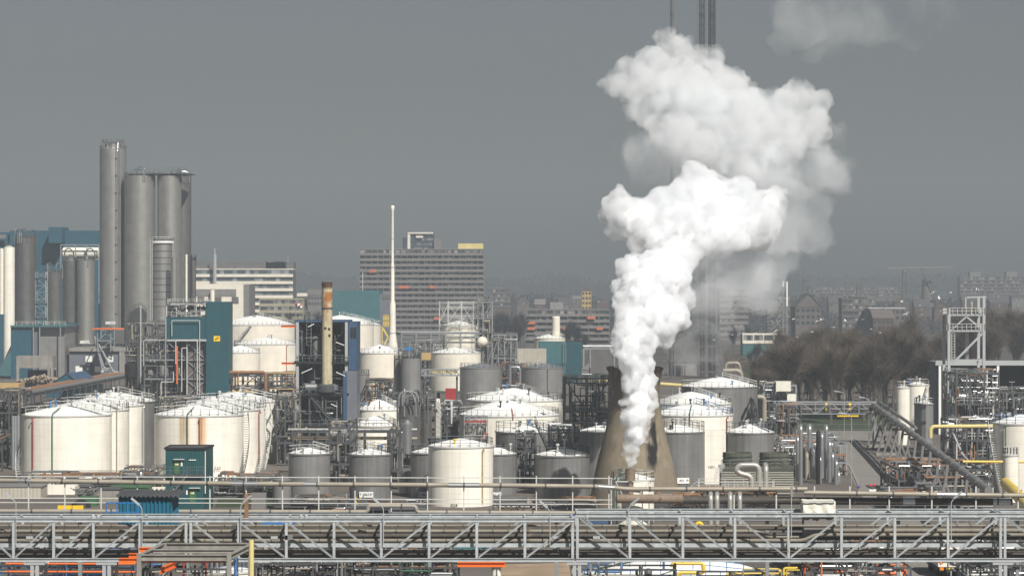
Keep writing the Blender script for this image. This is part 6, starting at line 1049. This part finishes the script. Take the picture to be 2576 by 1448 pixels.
MB().beam(P(352, 1410.5, dA+.3), P(572, 1410.5, dA+.3), .3, .16, .05).build('orange_runway', M['orange'], t)
for x0, x1, y, dd in ((299, 347, 1408, dA), (324, 348, 1396, 202), (350, 384, 1381, 206)): MB().beam(P(x0, y, dd), P(x1, y, dd), .32, .36, .06).build('orange_beam', M['orange'], t)
MB().beam(P(404, 1434, 200.5), P(440, 1418, 205), .25, .45, .06).build('orange_hoist', M['orange'], t); q = MB()
MB().tube([P(632, 1470, 199), P(632, 1357, 199)], .19, 10).build('yellow_post', M['yellowpale'], t)
for lb, x0, x1, y, dd in (('upper orange crane beam behind the left truss', 1207, 1300, 1386, 263), ('lower orange crane beam below the left truss', 1150, 1271, 1418, 235.5)): q = MB(); q.beam(P(x0, y, dd), P(x1, y, dd), .4, .42, .07); q.thing('orange_beam', lb, 'beam', M['orange'])
for y, lb in ((1416, 'upper of two long orange pipes at the lower left'), (1436, 'lower of two long orange pipes at the lower left')): q = MB(); q.tube([P(15, y, 282), P(340, y+1, 282)], .1, 8); q.thing('orange_pipe', lb, 'pipe', M['orange'])
q = MB()
for y in (1423, 1440): q.bar(P(-20, y, 278), P(345, y, 278), .07)
for x in range(20, 345, 62): q.bar(P(x, 1475, 278), P(x, 1418, 278), .08)
q.thing('navy_railing', 'navy blue railing between the orange pipes at lower left', 'railing', M['navy'])
tank('low white tank top under the orange gantry frame', 505, 640, 1432, 1424, 296, 'white', rail='railb', vents=2, walk=False, seed=61); tank('low white tank top beneath the left end of the truss', 5, 330, 1420, 1398, 330, 'white', rail=None, vents=3, walk=False, seed=62); tank('white tank stump beside the sand patch', 1236, 1260, 1420, 1416, 270, 'white', rail=None, vents=0, walk=False, seed=63)
boxthing('green_flat_hut', 'pale green long flat hut seen through the truss', 'hut', 905, 1240, 1330, 340, 5, 'tealpale'); boxthing('blue_flat_hut', 'blue container seen through the left truss', 'container', 655, 735, 1318, 350, 4, 'bluebright'); boxthing('blue_tank_box', 'dark blue container behind the step in the truss', 'container', 1478, 1530, 1312, 352, 4, 'blue')
q = MB(); q.tube([P(2014, 1345, 352), P(2014, 1325, 352), P(2020, 1318, 352), P(2036, 1318, 352), P(2041, 1326, 352), P(2041, 1345, 352)], .25, 8); q.thing('yellow_hoop', 'yellow hoop vent pipe seen through the right truss', 'pipe', M['brightyellow']) if False else None
q = MB(); q.tube([P(1749, 1345, 352), P(1749, 1325, 352), P(1753, 1315, 352), P(1760, 1313, 352), P(1766, 1319, 352), P(1766, 1325, 352)], .22, 8); q.thing('yellow_hoop', 'yellow hoop vent pipe seen through the right truss', 'pipe', M['brightyellow'])

# ------------------------------------------------------------------ lorry and pickup
d = 312; s_ = S(d); t = T('lorry', 'parked lorry with white rounded box top and amber tail lamps below the truss', 'lorry', X(2388, d), d); a, b = X(2359, d), X(2417, d); w = b-a
MB().lathe(((a+b)/2, d+3.6, 1.5), [(1, 0), (1, 1)], 4) ; q = MB()
pr = [(-.5, 0), (.5, 0), (.5, .82), (.46, .93), (.38, 1), (-.38, 1), (-.46, .93), (-.5, .82)]; zb, zt = 1.25, Z(1362, d); q.add([((a+b)/2+x*w, yy, zb+(zt-zb)*z) for yy in (d, d+7) for x, z in pr], [tuple(range(8)), tuple(range(15, 7, -1))]+[(i, i+8, (i+1) % 8+8, (i+1) % 8) for i in range(8)]); q.build('box_body', M['white'], t)
MB().box((a+b)/2-w*.5, (a+b)/2+w*.5, d-.35, d+8.5, .75, 1.22).build('chassis', M['dark'], t); MB().box(a+.1, b-.1, d+7.1, d+9, .8, 2.7).build('cab', M['blue'], t)
for x in (a+.35, b-.35):
    MB().box(x-.22, x+.22, d-.45, d-.36, .9, 1.25).build('tail_lamp', M['lampamber'], t); MB().box(x-.17, x+.17, d-.06, d-.01, 1.6, 2.5).build('red_marking', M['lampred'], t); MB().box(x-.06, x+.06, d-.09, d-.065, 1.6, 2.5).build('yellow_stripe', M['brightyellow'], t)
    for yy in (d+1.3, d+2.5, d+7.6): MB().drum((x-.14, yy, .5), (x+.14, yy, .5), .48, 14).build('wheel', M['rubber'], t)
MB().box((a+b)/2-.4, (a+b)/2+.4, d-.42, d-.36, 1.0, 1.2).build('number_plate', M['brightyellow'], t); MB().box((a+b)/2-.02, (a+b)/2+.02, d-.03, d-.005, 1.4, 3).build('door_gap', M['dark'], t)
d = 340; c = Vector((X(2460, d), d, 0)); t = T('pickup', 'white pickup parked by the trestle legs right of the lorry', 'pickup', c.x, d); u = Vector((.93, .37, 0)); n = Vector((-.37, .93, 0))
def pk(pts, wv): q = MB(); k = len(pts); q.add([c+u*x+n*(-wv)+Vector((0, 0, z)) for x, z in pts]+[c+u*x+n*wv+Vector((0, 0, z)) for x, z in pts], [tuple(range(k)), tuple(range(2*k-1, k-1, -1))]+[(i, i+k, (i+1) % k+k, (i+1) % k) for i in range(k)]); return q
pk([(-2.2, .45), (2.3, .45), (2.3, 1.0), (.4, 1.05), (-2.2, 1.0)], .85).build('body', M['white'], t); pk([(-1.5, 1.02), (.3, 1.04), (.2, 1.75), (-.8, 1.78)], .78).build('cab', M['white'], t); pk([(-1.3, 1.12), (.1, 1.12), (.05, 1.62), (-.85, 1.64)], .8).build('window', M['glass'], t)
for x in (-1.4, 1.5):
    for sgn in (-.8, .8): p = c+u*x+n*sgn+Vector((0, 0, .36)); MB().drum(p-n*.1, p+n*.1, .36, 12).build('wheel', M['rubber'], t)

# ------------------------------------------------------------------ gulls
def gull(flap):
    q = MB(); q.add(*(lambda st: ([(x, r*math.cos(2*math.pi*k/8), z+r*.9*math.sin(2*math.pi*k/8)) for x, r, z in st for k in range(8)], [(i*8+k, i*8+(k+1) % 8, (i+1)*8+(k+1) % 8, (i+1)*8+k) for i in range(len(st)-1) for k in range(8)]))([(-.27, .01, .02), (-.2, .045, .01), (-.1, .075, 0), (.03, .09, 0), (.13, .065, .02), (.18, .045, .04), (.23, .045, .05), (.27, .02, .045), (.31, .006, .03)]))
    for s_ in (-1, 1): q.add([(.08, s_*.05, .04), (-.09, s_*.05, .04), (-.04, s_*.3, .04+.22*flap), (.12, s_*.3, .05+.22*flap), (-.1, s_*.62, .04+.12*flap), (.03, s_*.6, .05+.13*flap), (-.2, s_*.72, .03+.1*flap)], [(0, 1, 2, 3), (3, 2, 4, 5), (5, 4, 6)])
    q.add([(-.22, -.03, .02), (-.22, .03, .02), (-.38, .07, .015), (-.38, -.07, .015)], [(0, 1, 2, 3)]); me = bpy.data.meshes.new('gull'); me.from_pydata([tuple(v) for v in q.v], [], q.f); me.materials.append(M['gullwhite']); return me
GM = [gull(f) for f in (-.5, .3, 1.0)]; rr = random.Random(15)
for i, (zx, zy) in enumerate(((303, 613), (472, 602), (640, 582), (740, 472), (780, 490), (748, 655), (808, 632), (925, 590), (963, 507), (998, 497), (1090, 555), (1182, 505), (1228, 383), (1320, 495), (1385, 570), (1456, 525), (1455, 597), (1498, 420), (1624, 355), (1657, 453), (1762, 385), (1774, 457), (1868, 285), (1912, 328), (1920, 430), (2003, 287), (2208, 262), (158, 655))):
    d = rr.uniform(280, 360); o = bpy.data.objects.new('gull', rr.choice(GM)); COL.objects.link(o); o.location = P(1743.5+zx*.3228, 643.8+zy*.3228, d); o.rotation_euler = (rr.uniform(-.5, .5), rr.uniform(-.3, .2), rr.uniform(0, 6.28)); o.scale = (.62, .62, .62); tag(o, 'gull in flight over the bare grove', 'gull', 'gulls circling above the grove')

# ------------------------------------------------------------------ steam
def volume_mat(name, dens, col=(1, 1, 1), aniso=0., breakup=None):
    m = bpy.data.materials.new(name); m.use_nodes = True; t = m.node_tree; t.nodes.clear(); o = t.nodes.new('ShaderNodeOutputMaterial'); v = t.nodes.new('ShaderNodeVolumePrincipled')
    v.inputs['Color'].default_value = (*col, 1); v.inputs['Density'].default_value = dens; v.inputs['Anisotropy'].default_value = aniso; t.links.new(v.outputs[0], o.inputs['Volume'])
    if breakup:
        sc_, lo, hi = breakup; tc = t.nodes.new('ShaderNodeTexCoord'); n = t.nodes.new('ShaderNodeTexNoise'); n.inputs['Scale'].default_value = sc_; n.inputs['Detail'].default_value = 4; t.links.new(tc.outputs['Object'], n.inputs['Vector']); r = t.nodes.new('ShaderNodeMapRange'); r.inputs[1].default_value = lo; r.inputs[2].default_value = hi; r.inputs[3].default_value = 0; r.inputs[4].default_value = dens; t.links.new(n.outputs[0], r.inputs[0]); t.links.new(r.outputs[0], v.inputs['Density'])
    return m
bm = bmesh.new(); bmesh.ops.create_icosphere(bm, subdivisions=2, radius=1); IV = [v.co.copy() for v in bm.verts]; IF = [[v.index for v in f.verts] for f in bm.faces]; bm.free()
def drift(y): return max(0, 1130-y)*.012+max(0, 900-y)*.21      # plume bends back as it rises, shaped to keep its shadow off the tower
def billow(main, seed, kids, grow=1., kr=(.25, .55), back=0):
    rr = random.Random(seed); out = []
    for x, y, r in main:
        d = ys+back+drift(y)+rr.uniform(-.25, .25)*r*.055; c = P(x, y, d); rd = r*d/FOC*grow; out.append((c, rd))
        for k in range(kids): v = Vector((rr.gauss(0, 1), rr.gauss(0, 1), rr.gauss(0, 1))).normalized(); out.append((c+v*rd*.88, rd*rr.uniform(*kr)))
    return out
def union(name, blobs, vox, amp, m, parent, shrink=1., fr=.5):
    q = MB()
    for c, r in blobs: q.add([c+v*r*shrink for v in IV], IF)
    o = q.build(name, m, parent); rm = o.modifiers.new('union', 'REMESH'); rm.mode = 'VOXEL'; rm.voxel_size = vox; rm.use_smooth_shade = True
    me = bpy.data.meshes.new_from_object(o.evaluated_get(bpy.context.evaluated_depsgraph_get())); o.modifiers.clear(); o.data = me
    bm = bmesh.new(); bm.from_mesh(me); bm.verts.ensure_lookup_table(); seen = set(); drop = []      # drop stray crumbs and inner cavities
    for v0 in bm.verts:
        if v0.index in seen: continue
        stack = [v0]; isl = []; seen.add(v0.index)
        while stack:
            v = stack.pop(); isl.append(v)
            for e in v.link_edges:
                k = e.other_vert(v)
                if k.index not in seen: seen.add(k.index); stack.append(k)
        if len(isl) < len(bm.verts)*.02: drop += isl
    bmesh.ops.delete(bm, geom=drop, context='VERTS'); bm.to_mesh(me); bm.free()
    ns = [v.normal.copy() for v in me.vertices]
    for v, n in zip(me.vertices, ns): p = v.co*fr; v.co += n*(amp*(abs(noise.noise(p))+.5*abs(noise.noise(p*2.1+Vector((7, 3, 1))))+.25*abs(noise.noise(p*4.5))-.5))
    rm = o.modifiers.new('clean', 'REMESH'); rm.mode = 'VOXEL'; rm.voxel_size = vox*.9; rm.use_smooth_shade = True; o.data = bpy.data.meshes.new_from_object((o.update_tag(), bpy.context.view_layer.update(), o.evaluated_get(bpy.context.evaluated_depsgraph_get()))[2]); o.modifiers.clear(); me = o.data      # no self crossing folds
    me.materials.clear(); me.materials.append(m); return o
COLUMN = [(1585, 1172, 9), (1586, 1155, 15), (1588, 1130, 23), (1596, 1095, 31), (1602, 1055, 37), (1605, 1010, 43), (1602, 960, 46), (1598, 910, 48), (1602, 868, 54), (1598, 825, 60), (1650, 795, 66), (1692, 795, 44), (1625, 755, 70), (1662, 700, 82), (1605, 722, 54), (1682, 655, 56), (1590, 685, 46)]
MIDDLE = [(1556, 522, 46), (1600, 556, 64), (1680, 540, 80), (1765, 525, 88), (1742, 490, 66), (1840, 535, 80), (1900, 570, 66), (1720, 600, 60), (1800, 590, 66), (1640, 600, 50), (1700, 640, 50), (1935, 520, 50)]
UPPER = [(1692, 146, 62), (1640, 175, 62), (1590, 205, 56), (1548, 216, 36), (1755, 200, 74), (1830, 230, 66), (1700, 250, 84), (1785, 300, 100), (1880, 295, 86), (1955, 295, 78), (2020, 275, 62), (2045, 325, 52), (1960, 365, 72), (1865, 375, 80), (1775, 390, 72), (1640, 270, 60), (1700, 340, 66)]
FAINT = [(1600, 340, 66), (1640, 390, 70), (1580, 330, 50), (1690, 420, 70), (1760, 430, 66), (1840, 440, 74), (1920, 450, 90), (1970, 540, 95), (1930, 620, 90), (1860, 670, 85), (1800, 710, 80), (1900, 710, 76), (1780, 770, 62), (1760, 850, 55), (1720, 890, 44), (2030, 420, 70), (2080, 350, 50), (1545, 840, 28), (1537, 770, 18), (1555, 860, 24), (2090, 440, 50), (1750, 650, 50), (1790, 640, 55), (1745, 720, 50), (1790, 700, 55), (1770, 760, 50)]
WISP = [(2010, 60, 55), (2050, 100, 50), (1990, 20, 45), (2100, 30, 70), (2180, 30, 70), (2120, 90, 45), (2260, 20, 70), (2045, 135, 25), (2330, 30, 50)]
t = T('steam', 'thick white steam billowing up from the stubby rusty stack', 'steam', X(1585, ys), ys, Z(1178, ys)); t['kind'] = 'stuff'
sm = bpy.data.materials.new('steam_core'); sm.use_nodes = True; b_ = sm.node_tree.nodes['Principled BSDF']; b_.inputs['Base Color'].default_value = (.9, .9, .9, 1); b_.inputs['Roughness'].default_value = 1; b_.inputs['Specular IOR Level'].default_value = 0
B1, B2, B3 = billow(COLUMN, 3, 9, 1, (.3, .55)), billow(MIDDLE, 5, 8, 1, (.35, .6)), billow(UPPER, 7, 8, 1, (.35, .6))
union('core', [(P(x, y, ys+drift(y)), r*S(ys+drift(y))*k) for L_, k in ((COLUMN[3:], .78), (MIDDLE, .6)) for x, y, r in L_], .4, .4, sm, t)
union('lower_billow', B1, .2, .7, volume_mat('steam_dense', 2.3, (.975, .985, 1), breakup=(.75, .37, .6)), t, 1, .8); union('middle_billow', B2, .25, .9, volume_mat('steam_mid', 1.3, (.975, .985, 1), breakup=(.42, .37, .62)), t, 1, .6); union('upper_billow', B3, .3, 1.3, volume_mat('steam_loose', .45, (.97, .985, 1), breakup=(.26, .38, .66)), t, 1, .5)
union('drifting_veil', billow(FAINT, 9, 8, 1.12, (.3, .7), 24), .4, 2.6, volume_mat('steam_thin', .15, (.95, .975, 1), breakup=(.085, .41, .74)), t, 1, .3)  # veil set farther back so its shadow misses the tower
union('high_wisp', billow(WISP, 13, 6, 1.35), .5, 2, volume_mat('steam_wisp', .04, (.95, .975, 1), breakup=(.085, .42, .74)), t, 1, .3)
WP = [(1800, 1196, 9), (1806, 1182, 11), (1815, 1170, 9), (1796, 1206, 6)]
o = union('platform_puff', [(P(x, y, 392), r*S(392)) for x, y, r in WP], .12, .2, volume_mat('puff', .9), None); o.location = (0, 0, 0); tag(o, 'small puff of steam over the silver pipe platform', 'steam'); o['kind'] = 'stuff'; o.name = 'steam_puff'

# ------------------------------------------------------------------ haze
q = MB(); q.box(-900, 900, -30, 3900, -1, 175); o = q.ground('haze', volume_mat('haze_air', .00032, (.43, .485, .545)), 'stuff')
